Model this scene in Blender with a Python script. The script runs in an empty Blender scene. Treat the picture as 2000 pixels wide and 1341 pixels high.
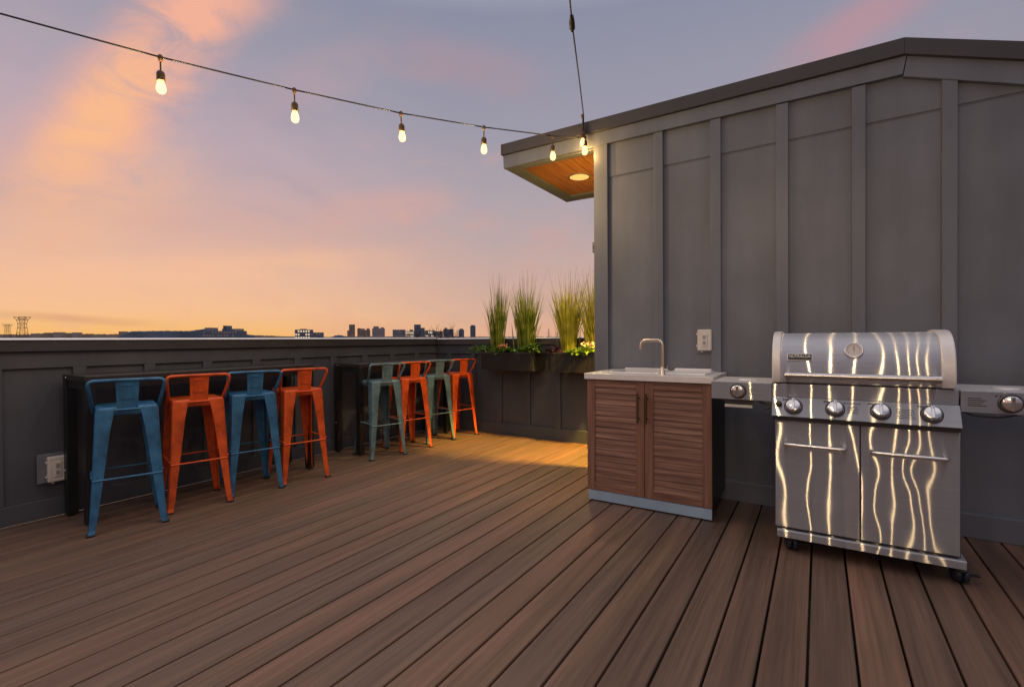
import bpy, bmesh, math, random
from mathutils import Vector, Matrix
random.seed(7)
C = bpy.context.scene.collection
PI = math.pi

# ------------------------------------------------------------------ helpers
def lin(c):
    return tuple((v/255/12.92 if v/255 <= .04045 else ((v/255+.055)/1.055)**2.4) for v in c)

class MB:
    """collects shapes; becomes ONE mesh object"""
    def __init__(s): s.v = []; s.f = []; s.m = []; s.sm = []; s.mi = 0
    def add(s, vs, fs, smooth=False):
        o = len(s.v); s.v += [Vector(v) for v in vs]
        for f in fs:
            s.f.append([i+o for i in f]); s.m.append(s.mi); s.sm.append(smooth)
        return s
    def box(s, x0, x1, y0, y1, z0, z1):
        vs = [(x, y, z) for x in (x0, x1) for y in (y0, y1) for z in (z0, z1)]
        return s.add(vs, [(0,1,3,2),(4,6,7,5),(0,4,5,1),(2,3,7,6),(0,2,6,4),(1,5,7,3)])
    def obox(s, c, ax, ay, az):
        c, ax, ay, az = map(Vector, (c, ax, ay, az))
        vs = [c+i*ax+j*ay+k*az for i in (-1,1) for j in (-1,1) for k in (-1,1)]
        return s.add(vs, [(0,1,3,2),(4,6,7,5),(0,4,5,1),(2,3,7,6),(0,2,6,4),(1,5,7,3)])
    def tube(s, pts, r, n=10, cap=True, flat=None):
        pts = [Vector(p) for p in pts]; N = len(pts)
        rr = r if isinstance(r, (list, tuple)) else [r]*N
        t0 = (pts[1]-pts[0]).normalized()
        up = Vector((0,0,1)) if abs(t0.z) < .9 else Vector((1,0,0))
        nx = t0.cross(up).normalized(); vs = []
        for i, p in enumerate(pts):
            a = pts[max(i-1,0)]; b = pts[min(i+1,N-1)]; t = (b-a).normalized()
            nx = (nx - t*nx.dot(t)).normalized(); ny = t.cross(nx)
            for k in range(n):
                an = 2*PI*k/n
                vs.append(p + nx*math.cos(an)*rr[i] + ny*math.sin(an)*rr[i]*(flat or 1))
        fs = [(i*n+k, i*n+(k+1)%n, (i+1)*n+(k+1)%n, (i+1)*n+k) for i in range(N-1) for k in range(n)]
        s.add(vs, fs, True)
        if cap:
            s.add(vs[:n], [tuple(range(n))[::-1]]); s.add(vs[-n:], [tuple(range(n))])
        return s
    def lathe(s, prof, o=(0,0,0), ax=(0,0,1), n=20, smooth=True):
        """prof: list of (r, h) along the axis"""
        o = Vector(o); a = Vector(ax).normalized()
        u = a.orthogonal().normalized(); w = a.cross(u); vs = []
        for r, h in prof:
            for k in range(n):
                an = 2*PI*k/n
                vs.append(o + a*h + (u*math.cos(an)+w*math.sin(an))*max(r, 1e-5))
        fs = [(i*n+k, i*n+(k+1)%n, (i+1)*n+(k+1)%n, (i+1)*n+k) for i in range(len(prof)-1) for k in range(n)]
        return s.add(vs, fs, smooth)
    def disc(s, r, h, o, ax, n=20):
        o = Vector(o); a = Vector(ax).normalized(); u = a.orthogonal().normalized(); w = a.cross(u)
        vs = [o+a*h+(u*math.cos(2*PI*k/n)+w*math.sin(2*PI*k/n))*r for k in range(n)]
        return s.add(vs, [tuple(range(n))])
    def prism(s, prof, axis, a, b, smooth=False):
        """prof: 2-D polygon in the two other axes, pushed from a to b along axis"""
        def P(p, t):
            return {0:(t,p[0],p[1]), 1:(p[0],t,p[1]), 2:(p[0],p[1],t)}[axis]
        n = len(prof); vs = [P(p,a) for p in prof]+[P(p,b) for p in prof]
        s.add(vs, [(k,(k+1)%n,n+(k+1)%n,n+k) for k in range(n)], smooth)
        if smooth: s.v += [Vector(v) for v in vs]      # ends keep their own points so the curved sides shade cleanly
        o = len(s.v)-2*n
        s.f += [[o+k for k in range(n)][::-1], [o+n+k for k in range(n)]]; s.m += [s.mi]*2; s.sm += [False]*2
        return s
    def quad(s, a, b, c, d): return s.add([a,b,c,d], [(0,1,2,3)])
    def build(s, name, mats, parent=None, bevel=0, seg=2, sharp=None):
        me = bpy.data.meshes.new(name)
        org = ORG.get(parent.name, Vector()) if parent else Vector()
        me.from_pydata([tuple(v-org) for v in s.v], [], s.f)
        if not isinstance(mats, (list, tuple)): mats = [mats]
        for m in mats: me.materials.append(m)
        for p, mi, sm in zip(me.polygons, s.m, s.sm): p.material_index = mi; p.use_smooth = sm
        bm = bmesh.new(); bm.from_mesh(me); bmesh.ops.recalc_face_normals(bm, faces=bm.faces); bm.to_mesh(me); bm.free()
        o = bpy.data.objects.new(name, me); C.objects.link(o)
        if parent: o.parent = parent; ORG[o.name] = org
        if bevel:
            b = o.modifiers.new('bevel', 'BEVEL'); b.width = bevel; b.segments = seg; b.limit_method = 'ANGLE'; b.angle_limit = math.radians(50)
        return o
ORG = {}
def tag(o, label=None, cat=None, group=None, kind=None):
    for k, v in (('label',label),('category',cat),('group',group),('kind',kind)):
        if v: o[k] = v
    return o
def thing(name, label, cat, loc=(0,0,0), group=None):
    o = bpy.data.objects.new(name, None); C.objects.link(o); o.location = loc; o.empty_display_size = .1
    ORG[o.name] = Vector(loc); return tag(o, label, cat, group)
def copy_tree(o, parent=None):
    c = o.copy(); C.objects.link(c)
    if parent: c.parent = parent
    for ch in list(o.children): copy_tree(ch, c)
    return c
def arc(c, u, w, r, a0, a1, n=6):
    c, u, w = Vector(c), Vector(u), Vector(w)
    return [c+u*math.cos(a0+(a1-a0)*i/n)*r+w*math.sin(a0+(a1-a0)*i/n)*r for i in range(n+1)]

# ------------------------------------------------------------------ materials
def mat(name):
    m = bpy.data.materials.new(name); m.use_nodes = True
    nt = m.node_tree; b = nt.nodes['Principled BSDF']
    return m, nt, b
def N(nt, t, **kw):
    n = nt.nodes.new(t)
    for k, v in kw.items():
        if k in n.inputs: n.inputs[k].default_value = v
        else: setattr(n, k, v)
    return n
def noise(nt, scale=5, detail=4, stretch=None, rough=.5, obj=True):
    tc = nt.nodes.new('ShaderNodeTexCoord'); mp = nt.nodes.new('ShaderNodeMapping')
    mp.inputs['Scale'].default_value = stretch or (1,1,1)
    nt.links.new(tc.outputs['Object'], mp.inputs[0])
    n = N(nt, 'ShaderNodeTexNoise', Scale=scale, Detail=detail, Roughness=rough)
    nt.links.new(mp.outputs[0], n.inputs['Vector']); return n
def ramp(nt, fac, stops):
    r = nt.nodes.new('ShaderNodeValToRGB'); e = r.color_ramp.elements
    while len(e) < len(stops): e.new(.5)
    for el, (p, c) in zip(e, stops): el.position = p; el.color = (*c, 1)
    nt.links.new(fac, r.inputs[0]); return r
def bump(nt, h, strength, dist, b, sock='Normal'):
    bp = N(nt, 'ShaderNodeBump', Strength=strength, Distance=dist)
    nt.links.new(h, bp.inputs['Height']); nt.links.new(bp.outputs[0], b.inputs[sock]); return bp
def paint(name, c, rough=.5, var=.12, scale=6, bmp=.08, metal=0, spec=.5, stretch=None):
    m, nt, b = mat(name)
    n = noise(nt, scale, 5, stretch)
    lo = tuple(v*(1-var) for v in c); hi = tuple(min(1, v*(1+var)) for v in c)
    r = ramp(nt, n.outputs[0], [(.3, lo), (.7, hi)])
    nt.links.new(r.outputs[0], b.inputs['Base Color'])
    b.inputs['Roughness'].default_value = rough; b.inputs['Metallic'].default_value = metal
    b.inputs['Specular IOR Level'].default_value = spec
    n2 = noise(nt, scale*14, 3)
    bump(nt, n2.outputs[0], bmp, .002, b)
    return m
def emit(name, c, s):
    m, nt, b = mat(name)
    b.inputs['Base Color'].default_value = (*c, 1); b.inputs['Emission Color'].default_value = (*c, 1); b.inputs['Emission Strength'].default_value = s; m.cycles.emission_sampling = 'NONE'
    return m

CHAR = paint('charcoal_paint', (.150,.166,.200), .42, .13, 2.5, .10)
def weather(m):
    nt = m.node_tree; b = nt.nodes['Principled BSDF']; src = b.inputs['Base Color'].links[0].from_socket
    n = noise(nt, 3.0, 5, (2.2,2.2,.22), .6); r = ramp(nt, n.outputs[0], [(.30,(.84,.84,.85)),(.55,(1,1,1)),(.75,(1.10,1.09,1.07))])
    n2 = noise(nt, 26, 5, (1,1,.6), .7); r2 = ramp(nt, n2.outputs[0], [(.66,(1,1,1)),(.78,(.80,.80,.80))])
    for q in (r, r2):
        mx = N(nt, 'ShaderNodeMix', data_type='RGBA', blend_type='MULTIPLY'); mx.inputs[0].default_value = 1
        nt.links.new(src, mx.inputs[6]); nt.links.new(q.outputs[0], mx.inputs[7]); src = mx.outputs[2]
    nt.links.new(src, b.inputs['Base Color'])
weather(CHAR)
CHAR_TRIM = paint('charcoal_trim', (.146,.163,.200), .40, .07, 3, .08)
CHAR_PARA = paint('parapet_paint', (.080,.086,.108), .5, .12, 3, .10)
FASCIA = paint('dark_metal_flashing', (.055,.052,.056), .38, .10, 4, .05)
EDGE = paint('sky_glint_paint', (.86,.86,.88), .25, .03, 10, 0, metal=.3)  # pale colour standing in for sky reflected along the caps
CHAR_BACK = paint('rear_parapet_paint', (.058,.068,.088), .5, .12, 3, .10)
BLACK = paint('black_powder_coat', (.012,.012,.014), .38, .2, 8, .1)
weather(CHAR_PARA); weather(CHAR_BACK); weather(CHAR_TRIM)
BLACKWOOD = paint('dark_stained_top', (.030,.026,.024), .4, .25, 30, .1, stretch=(6,.3,1))
PLASTIC = paint('grey_white_plastic', (.62,.58,.54), .45, .05, 12, .05)
SOCKET = paint('darker_plastic', (.30,.28,.27), .5, .05, 12, .05)  # darker grey plastic for the sockets
CASTER = paint('dark_blue_caster_plastic', (.020,.024,.040), .38, .15, 12, .1)
RUBBER = paint('black_rubber', (.010,.011,.014), .45, .15, 12, .1)
WHITE = paint('white_enamel', (.80,.80,.82), .25, .03, 6, .03)
SILVER = paint('silver_cast_metal', (.76,.74,.73), .42, .06, 40, .12, metal=.25)
DARKSTEEL = paint('dark_steel', (.10,.10,.105), .4, .1, 12, .05, metal=.6)
NICKEL = paint('brushed_nickel', (.66,.58,.48), .30, .05, 30, .05, metal=1)
BRONZE = paint('dark_bronze', (.10,.075,.06), .4, .1, 20, .05, metal=.7)
INK = paint('black_ink', (.02,.02,.022), .5, .05, 10, 0)
WIRE = paint('black_cable', (.02,.02,.024), .55, .1, 20, 0)
BRASS = paint('brass_socket', (.12,.07,.03), .4, .2, 20, 0, metal=.5)
KNOB = paint('chrome_knob', (.82,.80,.78), .16, .03, 8, .0, metal=1)
SOIL = paint('potting_soil', (.035,.025,.018), .95, .5, 60, .6)
DRYWALL = paint('warm_interior', (.6,.5,.38), .7, .05, 6, .05)

def stool_paint(name, c):
    m, nt, b = mat(name)
    n = noise(nt, 9, 6, None, .6)
    r = ramp(nt, n.outputs[0], [(.30, tuple(v*.55 for v in c)), (.5, c), (.70, tuple(min(1, v*1.30+.008) for v in c))])
    n3 = noise(nt, 55, 5, (1,1,.35), .7)
    sc = ramp(nt, n3.outputs[0], [(.63, (0,0,0)), (.69, (1,1,1))])
    mx = N(nt, 'ShaderNodeMix', data_type='RGBA')
    nt.links.new(sc.outputs[0], mx.inputs[0]); nt.links.new(r.outputs[0], mx.inputs[6]); mx.inputs[7].default_value = (*[v*.45+.02 for v in c], 1)
    nt.links.new(mx.outputs[2], b.inputs['Base Color'])
    b.inputs['Roughness'].default_value = .38; b.inputs['Metallic'].default_value = .15
    bump(nt, n3.outputs[0], .10, .002, b)
    return m
BLUE = stool_paint('worn_blue_metal', (.036,.155,.320))
ORANGE = stool_paint('orange_metal', (.66,.095,.015))
WARMBLUE = stool_paint('warm_lit_blue_metal', (.120,.205,.255))  # the blue paint again, warm lamp light and sheen mixed into its colour

def deck_mat():
    m, nt, b = mat('composite_deck_boards')
    tc = nt.nodes.new('ShaderNodeTexCoord'); sp = nt.nodes.new('ShaderNodeSeparateXYZ'); nt.links.new(tc.outputs['Object'], sp.inputs[0])
    def M(op, a, bb=0):
        n = N(nt, 'ShaderNodeMath', operation=op)
        for i, v in enumerate((a, bb)):
            if isinstance(v, (int, float)): n.inputs[i].default_value = v
            else: nt.links.new(v, n.inputs[i])
        return n.outputs[0]
    idx = M('FLOOR', M('DIVIDE', M('ADD', sp.outputs[0], .182+14.65), .1465))
    wn = N(nt, 'ShaderNodeTexWhiteNoise', noise_dimensions='1D'); nt.links.new(idx, wn.inputs['W'])
    # grain: coordinates shifted per board so the streaks never run on from one board to the next
    cb = nt.nodes.new('ShaderNodeCombineXYZ')
    nt.links.new(sp.outputs[0], cb.inputs[0]); nt.links.new(M('ADD', sp.outputs[1], M('MULTIPLY', wn.outputs[0], 40)), cb.inputs[1]); nt.links.new(idx, cb.inputs[2])
    def tex(scale, st, det=5, rough=.6):
        mp = nt.nodes.new('ShaderNodeMapping'); mp.inputs['Scale'].default_value = st; nt.links.new(cb.outputs[0], mp.inputs[0])
        n = N(nt, 'ShaderNodeTexNoise', Scale=scale, Detail=det, Roughness=rough); nt.links.new(mp.outputs[0], n.inputs['Vector']); return n
    broad = tex(1, (11, .55, 1), 4); fine = tex(1, (170, 2.2, 1), 4, .7); mid = tex(1, (45, 1.1, 1), 4)
    r1 = ramp(nt, broad.outputs[0], [(.28, (.100,.070,.054)), (.5, (.152,.103,.078)), (.74, (.222,.136,.102))])
    r2 = ramp(nt, mid.outputs[0], [(.3, (.74,.74,.75)), (.55, (1,1,1)), (.75, (1.15,1.11,1.08))])
    r3 = ramp(nt, fine.outputs[0], [(.3, (.82,.82,.82)), (.7, (1.13,1.13,1.13))])
    r4 = ramp(nt, wn.outputs[0], [(0, (.72,.74,.76)), (.25, (1.05,.95,.91)), (.5, (.88,.90,.90)), (.75, (1.14,1.0,.95)), (1, (.98,.96,.92))])
    col = r1.outputs[0]
    for r in (r2, r3, r4):
        mx = N(nt, 'ShaderNodeMix', data_type='RGBA', blend_type='MULTIPLY'); mx.inputs[0].default_value = 1
        nt.links.new(col, mx.inputs[6]); nt.links.new(r.outputs[0], mx.inputs[7]); col = mx.outputs[2]
    nt.links.new(col, b.inputs['Base Color'])
    rr = N(nt, 'ShaderNodeMapRange'); rr.inputs[3].default_value = .42; rr.inputs[4].default_value = .66
    nt.links.new(mid.outputs[0], rr.inputs[0]); nt.links.new(rr.outputs[0], b.inputs['Roughness'])
    b.inputs['Specular IOR Level'].default_value = .35
    add = N(nt, 'ShaderNodeMath', operation='ADD'); nt.links.new(fine.outputs[0], add.inputs[0]); nt.links.new(mid.outputs[0], add.inputs[1])
    bump(nt, add.outputs[0], .35, .0022, b)
    return m
DECK = deck_mat()

def wood(name, dark, midc, light, stretch, scale=1, rough=.5):
    m, nt, b = mat(name)
    n = noise(nt, scale, 6, stretch, .6)
    r = ramp(nt, n.outputs[0], [(.25, dark), (.5, midc), (.75, light)])
    nt.links.new(r.outputs[0], b.inputs['Base Color']); b.inputs['Roughness'].default_value = rough
    n2 = noise(nt, scale*2.5, 4, stretch, .7)
    bump(nt, n2.outputs[0], .25, .002, b)
    return m
TEAK_H = wood('brown_wood_across', (.075,.037,.027), (.205,.102,.073), (.40,.225,.168), (2.2, 8, 62))
TEAK_V = wood('brown_wood_upright', (.135,.062,.043), (.215,.106,.074), (.31,.165,.118), (60, 8, 2.2))
CEDAR = wood('cedar_soffit', (.20,.075,.020), (.33,.135,.040), (.44,.20,.065), (26, 1.6, 5), 1.5, .45)

def steel(name, col=(.47,.465,.46), r2=.019, an=.952, wav=1.0, wscale=3.6, dist=.0042):
    """brushed stainless sheet: grain along X, slightly buckled"""
    m, nt, b = mat(name); nt.nodes.remove(b)
    out = nt.nodes['Material Output']
    g = N(nt, 'ShaderNodeBsdfAnisotropic'); g.distribution = 'GGX'
    g.inputs['Color'].default_value = (*col, 1); g.inputs['Roughness'].default_value = math.sqrt(r2); g.inputs['Anisotropy'].default_value = an
    cx = N(nt, 'ShaderNodeCombineXYZ', X=1.0); nt.links.new(cx.outputs[0], g.inputs['Tangent'])
    n = noise(nt, wscale, 1.2, (1.0, 1.0, .75), .35)
    bp = N(nt, 'ShaderNodeBump', Strength=wav, Distance=dist); nt.links.new(n.outputs[0], bp.inputs['Height']); nt.links.new(bp.outputs[0], g.inputs['Normal'])
    n2 = noise(nt, 1, 4, (2, 2, 420), .6)
    rr = ramp(nt, n2.outputs[0], [(.3, tuple(c*.9 for c in col)), (.7, tuple(min(1, c*1.08) for c in col))]); nt.links.new(rr.outputs[0], g.inputs['Color'])
    nt.links.new(g.outputs[0], out.inputs[0]); return m
STEEL = steel('brushed_stainless')
STEEL_LID = steel('brushed_stainless_hood', (.60,.595,.60), .021, .948, 1.0, 3.4, .0036)
STEEL_TOP = paint('satin_stainless', (.88,.87,.87), .34, .04, 20, .05, metal=.45)
STEEL_TRIM = steel('plain_stainless', (.62,.60,.59), .035, .3, .0, 6)
BULB = emit('warm_bulb_glass', (1, .62, .20), 2.3)   # frosted glass: glows and lets the lamp inside through
_t = BULB.node_tree; _mx = N(_t, 'ShaderNodeMixShader'); _mx.inputs[0].default_value = .5; _tr = N(_t, 'ShaderNodeBsdfTransparent')
_em = N(_t, 'ShaderNodeEmission'); _em.inputs[0].default_value = (1,.66,.26,1); _em.inputs[1].default_value = 3.2; _t.nodes.remove(_t.nodes['Principled BSDF']); _t.links.new(_em.outputs[0], _mx.inputs[1]); _t.links.new(_tr.outputs[0], _mx.inputs[2]); _t.links.new(_mx.outputs[0], _t.nodes['Material Output'].inputs[0])
DISC = emit('soffit_lamp_lens', (1, .66, .30), .45)

# ------------------------------------------------------------------ camera (measured from the photograph: 2000 x 1341)
VA, VB, PC = (1600, 659), (-520, 672), (1000, 670.5)
FPX = math.sqrt(-((VA[0]-PC[0])*(VB[0]-PC[0])+(VA[1]-PC[1])*(VB[1]-PC[1])))
Yc = Vector((VA[0]-PC[0], -(VA[1]-PC[1]), -FPX)).normalized()
Xc = -Vector((VB[0]-PC[0], -(VB[1]-PC[1]), -FPX)).normalized()
Zc = Xc.cross(Yc).normalized()
R = Matrix((Xc, Yc, Zc)); EYE = Vector((0, 0, 1.13))
cam = bpy.data.cameras.new('camera'); co = bpy.data.objects.new('camera', cam); C.objects.link(co)
co.matrix_world = Matrix.Translation(EYE) @ R.to_4x4()
cam.sensor_width = 36; cam.lens = FPX*36/2000; cam.clip_start = .05; cam.clip_end = 8000
bpy.context.scene.camera = co
def far(px, d, z=0):            # a place in the distance: d metres ahead along the bearing of px
    v = R @ (Vector(((px-PC[0])/FPX, 0, -1))*d); return Vector((v.x, v.y, z))
def up_z(py, px, d):            # height seen at that bearing and distance
    v = R @ (Vector(((px-PC[0])/FPX, -(py-PC[1])/FPX, -1))*d); return EYE.z+v.z

# ------------------------------------------------------------------ setting: deck, ground
YB = 4.87; XL = -4.22; YW = 3.69
d = MB()
gap = .0044
k0 = math.floor((XL+.182)/.1465); xg = [-.182+.1465*k for k in range(k0, 34)]
for i in range(len(xg)-1):
    a, bx = max(xg[i], XL)+gap, xg[i+1]-gap
    cuts = [-4.6, YB]
    if abs(xg[i]+.3285) < .01: cuts = [-4.6, 2.807, YB]
    else:
        rnd = random.Random(i*13+5)
        if rnd.random() < .5: cuts = [-4.6, rnd.choice([-3.1, -2.2, -1.4]), YB]
    for j in range(len(cuts)-1):
        y0, y1 = cuts[j]+.0012, cuts[j+1]-.0012
        c = .004
        prof = [(a,-.024),(bx,-.024),(bx,-c),(bx-c*.35,-c*.3),(bx-c,0),(a+c,0),(a+c*.35,-c*.3),(a,-c)]
        d.prism(prof, 1, y0, y1)
deck = d.build('deck', DECK); tag(deck, kind='structure')
s = MB(); s.box(XL-.2, 4.8, -4.6, YB+.2, -.30, -.055)
tag(s.build('deck_subfloor', BLACK), kind='structure')

m, nt, b = mat('city_ground'); n = noise(nt, .02, 6)
r = ramp(nt, n.outputs[0], [(.3, (.05,.045,.04)), (.7, (.11,.09,.07))]); nt.links.new(r.outputs[0], b.inputs['Base Color']); b.inputs['Roughness'].default_value = .9
GROUND = m
g = MB(); Rg = 5200
g.add([(Rg*math.cos(2*PI*k/64), Rg*math.sin(2*PI*k/64), -10) for k in range(64)], [tuple(range(64))])
tag(g.build('ground', GROUND), kind='structure')

# ------------------------------------------------------------------ left and rear parapet walls
w = thing('parapet_wall', 'long charcoal board-and-batten parapet behind the bar tables with a dark metal cap', 'parapet wall', (XL,0,0))
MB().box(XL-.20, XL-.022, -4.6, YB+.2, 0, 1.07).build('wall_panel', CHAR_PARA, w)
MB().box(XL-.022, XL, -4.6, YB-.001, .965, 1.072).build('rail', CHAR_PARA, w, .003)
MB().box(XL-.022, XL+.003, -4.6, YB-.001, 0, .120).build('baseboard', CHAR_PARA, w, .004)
bt = None
for k in range(-9, 9):
    y = 1.205+.4075*k
    if y < -4.5: continue
    if bt is None:
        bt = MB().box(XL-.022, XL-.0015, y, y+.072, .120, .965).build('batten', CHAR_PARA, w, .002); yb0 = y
    else:
        c = bt.copy(); C.objects.link(c); c.parent = w; c.location.y = y-yb0
MB().prism([(XL-.235,1.072),(XL+.030,1.072),(XL+.030,1.149),(XL+.024,1.155),(XL-.235,1.148)], 1, -4.6, YB-.03).build('cap', FASCIA, w, .003)
MB().prism([(XL+.0302,1.1445),(XL+.0405,1.1445),(XL+.0405,1.147),(XL+.0305,1.1575),(XL+.0302,1.1575)], 1, -4.6, YB-.042).build('cap_glint', EDGE, w, .001)  # bright strip in place of the sky glint on the cap

w = thing('parapet_wall', 'short charcoal parapet across the far end behind the two planter boxes', 'parapet wall', (-2.9,YB,0))
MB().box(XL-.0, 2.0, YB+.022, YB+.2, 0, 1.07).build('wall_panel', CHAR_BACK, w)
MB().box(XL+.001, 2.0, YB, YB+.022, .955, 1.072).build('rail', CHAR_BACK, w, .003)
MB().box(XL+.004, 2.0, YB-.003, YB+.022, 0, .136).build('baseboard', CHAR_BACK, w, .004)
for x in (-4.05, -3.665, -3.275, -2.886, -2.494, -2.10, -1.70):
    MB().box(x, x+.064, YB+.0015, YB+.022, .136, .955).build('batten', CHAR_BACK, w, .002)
MB().prism([(YB-.030,1.072),(YB+.235,1.072),(YB+.235,1.143),(YB-.024,1.149),(YB-.030,1.143)], 0, XL-.2, 2.0).build('cap', FASCIA, w, .003)
MB().prism([(YB-.0302,1.139),(YB-.0405,1.139),(YB-.0405,1.1415),(YB-.0305,1.1515),(YB-.0302,1.1515)], 0, XL+.042, -1.54).build('cap_glint', EDGE, w, .001)  # same painted glint along the rear cap

# ------------------------------------------------------------------ rooftop house
h = thing('rooftop_house', 'charcoal board-and-batten rooftop stair house with dark metal roof edge and cedar canopy', 'building', (0,YW,0))
XW = -1.53; XE = 3.2
P = MB()     # front wall: lower sheet, upper sheet a little proud, with the flashing lip between
P.prism([(XW+.012,0),(XE,0),(XE,2.72-.374*(XE-.42)),(.42,2.72),(XW+.012,2.70)], 1, YW+.036, YW+.14)
P.prism([(XW+.013,2.4155),(1.03,2.4545),(1.03,2.49),(.42,2.719),(XW+.013,2.699)], 1, YW+.0285, YW+.0365)
P.prism([(XW+.014,2.4075),(1.03,2.4465),(1.03,2.4505),(XW+.014,2.4115)], 1, YW+.0325, YW+.0365)
P.build('front_wall', CHAR, h)
# west wall with the doorway the canopy shelters, other walls and inside
P = MB(); YR = 8.2; D0, D1, DH = 4.035, 4.90, 2.08
P.box(XW, XW+.012, YW+.14, D0, 0, 2.655); P.box(XW, XW+.012, D1, YR, 0, 2.655); P.box(XW, XW+.012, D0, D1, DH, 2.655)
P.box(XW+.012, XW+.13, YW+.14, D0, 0, 2.655); P.box(XW+.012, XW+.13, D1, YR, 0, 2.655); P.box(XW+.012, XW+.13, D0, D1, DH, 2.655)
P.build('side_wall', CHAR, h)
P = MB(); P.prism([(XW+.13,0),(XE,0),(XE,1.6),(.42,2.655),(XW+.13,2.655)], 1, YR-.12, YR); P.box(XE-.12, XE, YW+.14, YR-.12, 0, 1.6)
P.build('back_wall', CHAR, h)
P = MB(); P.box(.6, .62, YW+.141, YR-.121, 0, 2.40); P.box(XW+.131, .6, YW+.141, YW+.16, 0, 2.4); P.box(XW+.131, .6, 6.3, 6.32, 0, 2.4); P.box(XW+.131, .6, YW+.16, 6.3, 2.38, 2.40)
P.build('inner_wall', DRYWALL, h)
F = MB(); F.box(XW-.012, XW+.0, D0-.07, D0, .0, DH+.07); F.box(XW-.012, XW, D1, D1+.07, 0, DH+.07); F.box(XW-.012, XW, D0, D1, DH, DH+.07)
F.build('door_frame', CHAR_TRIM, h, .002)
bat = [(-1.053,-.985),(-.651,-.583),(-.241,-.170),(.172,.242),(.597,.665),(1.02,1.09),(1.43,1.50),(1.84,1.91)]
MB().box(XW-.003, -1.418, YW-.001, YW+.042, .137, 2.673).build('corner_board', CHAR_TRIM, h, .003)
for a, e in bat:
    top = 2.673 if e < .4 else 2.673-.375*(e-.4)
    q = MB()
    if e < .4: q.box(a, e, YW, YW+.042, .137, 2.673)
    else:
        z0, z1 = 2.676-.372*(a-.4), 2.676-.372*(e-.4)
        q.prism([(a,.137),(e,.137),(e,z1),(a,z0)], 1, YW, YW+.042)
    q.build('batten', CHAR_TRIM, h, .003)
MB().box(XW-.003, XE, YW-.005, YW+.042, 0, .137).build('baseboard', CHAR_TRIM, h, .004)
# frieze boards under the roof edge (mitred at the ridge)
MB().prism([(-2.390,2.657),(XW-.01,2.668),(-1.4,2.673),(.418,2.6785),(.437,2.7835),(-2.395,2.7715)], 1, YW-.009, YW+.042).build('frieze_board', CHAR_TRIM, h, .002)
MB().prism([(.421,2.6665),(XE,2.6665-.374*(XE-.421)),(XE,2.7835-.374*(XE-.437)),(.4395,2.7825)], 1, YW-.006, YW+.042).build('frieze_board', CHAR_TRIM, h, .002)
# roof with folded metal edge
YO = YW-.035; RB = 8.3
Rf = MB()
Rf.prism([(-2.403,2.772),(XW-.02,2.7759),(XW-.02,2.8703),(-2.403,2.866)], 1, YO, 4.962)
Rf.prism([(XW-.0195,2.7759),(.424,2.7845),(.424,2.880),(XW-.0195,2.8703)], 1, YO, RB)
Rf.prism([(.4245,2.7845),(XE+.1,2.7845-.374*(XE+.1-.424)),(XE+.1,2.880-.374*(XE+.1-.424)),(.4245,2.880)], 1, YO, RB)
Rf.build('roof', FASCIA, h, .002)
# canopy underside: frame + cedar boards, and the round lamp
K = MB(); ye = 4.94
K.box(-2.388, -2.262, YW+.03, ye, 2.657, 2.771); K.box(-2.262, XW, YW+.03, YW+.10, 2.657, 2.771); K.box(-2.262, XW, 4.80, ye, 2.657, 2.771); K.box(-2.388, XW, ye, ye+.02, 2.655, 2.771)
K.build('canopy_frame', CHAR_TRIM, h, .003)
K = MB()
for i in range(8):
    x0 = -2.262+i*.0915; K.box(x0+.001, x0+.0895, YW+.10, 4.80, 2.676, 2.700)
K.build('soffit_boards', CEDAR, h, .002)
LC = (-1.935, 4.305, 2.676)
L = MB(); L.lathe([(.105,0),(.105,-.004),(.090,-.007)], LC, n=32); o = L.build('soffit_lamp', CHAR_TRIM, h)
L = MB(); L.disc(.0905, -.0065, LC, (0,0,1), 32); L.build('lens', DISC, o)

# canopy lamp light, and an added unseen indoor spot for the amber deck pool
def light(name, kind, loc, energy, color, **kw):
    l = bpy.data.lights.new(name, kind); l.energy = energy; l.color = color
    for k, v in kw.items(): setattr(l, k, v)
    o = bpy.data.objects.new(name, l); C.objects.link(o); o.location = loc; return o
WARM = (1, .55, .06)
sp = light('canopy_light', 'SPOT', (-1.96, 4.32, 2.66), 230, (1,.70,.24), spot_size=math.radians(104), spot_blend=.75, shadow_soft_size=.07)
sp.rotation_euler = (Vector((-2.35, 4.45, 0))-Vector((-1.96, 4.32, 2.66))).to_track_quat('-Z', 'Y').to_euler()
ha = light('pool_spot', 'SPOT', (-.62, 4.22, 2.34), 2000, WARM, spot_size=math.radians(40), spot_blend=.35, shadow_soft_size=.15)  # added lamp, cone shaped to the lit patch of deck
ha.rotation_euler = (Vector((-2.35, 4.36, 0))-Vector((-.62, 4.22, 2.34))).to_track_quat('-Z', 'Y').to_euler()

# small dark fixture at the corner, and an added lamp to brighten the cedar boards
o = thing('wall_fixture', 'small dark metal wall fixture at the left edge of the rooftop house', 'wall fixture', (XW-.02, YW+.05, 1.88))
MB().box(XW-.030, XW-.0, YW+.028, YW+.09, 1.83, 1.915).build('housing', DARKSTEEL, o, .004)
MB().box(XW-.022, XW-.008, YW+.0265, YW+.028, 1.858, 1.888).build('lens', INK, o, .001)  # dark middle of the fixture, gives no light
wl = light('cedar_wash_spot', 'SPOT', (-1.62, 4.10, 1.95), 26, WARM, spot_size=math.radians(120), spot_blend=.6, shadow_soft_size=.03)  # added spot standing clear of the fixture, lights the soffit boards
wl.rotation_euler = (Vector((-1.95,4.25,2.68))-Vector((-1.62,4.10,1.95))).to_track_quat('-Z','Y').to_euler()

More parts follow.
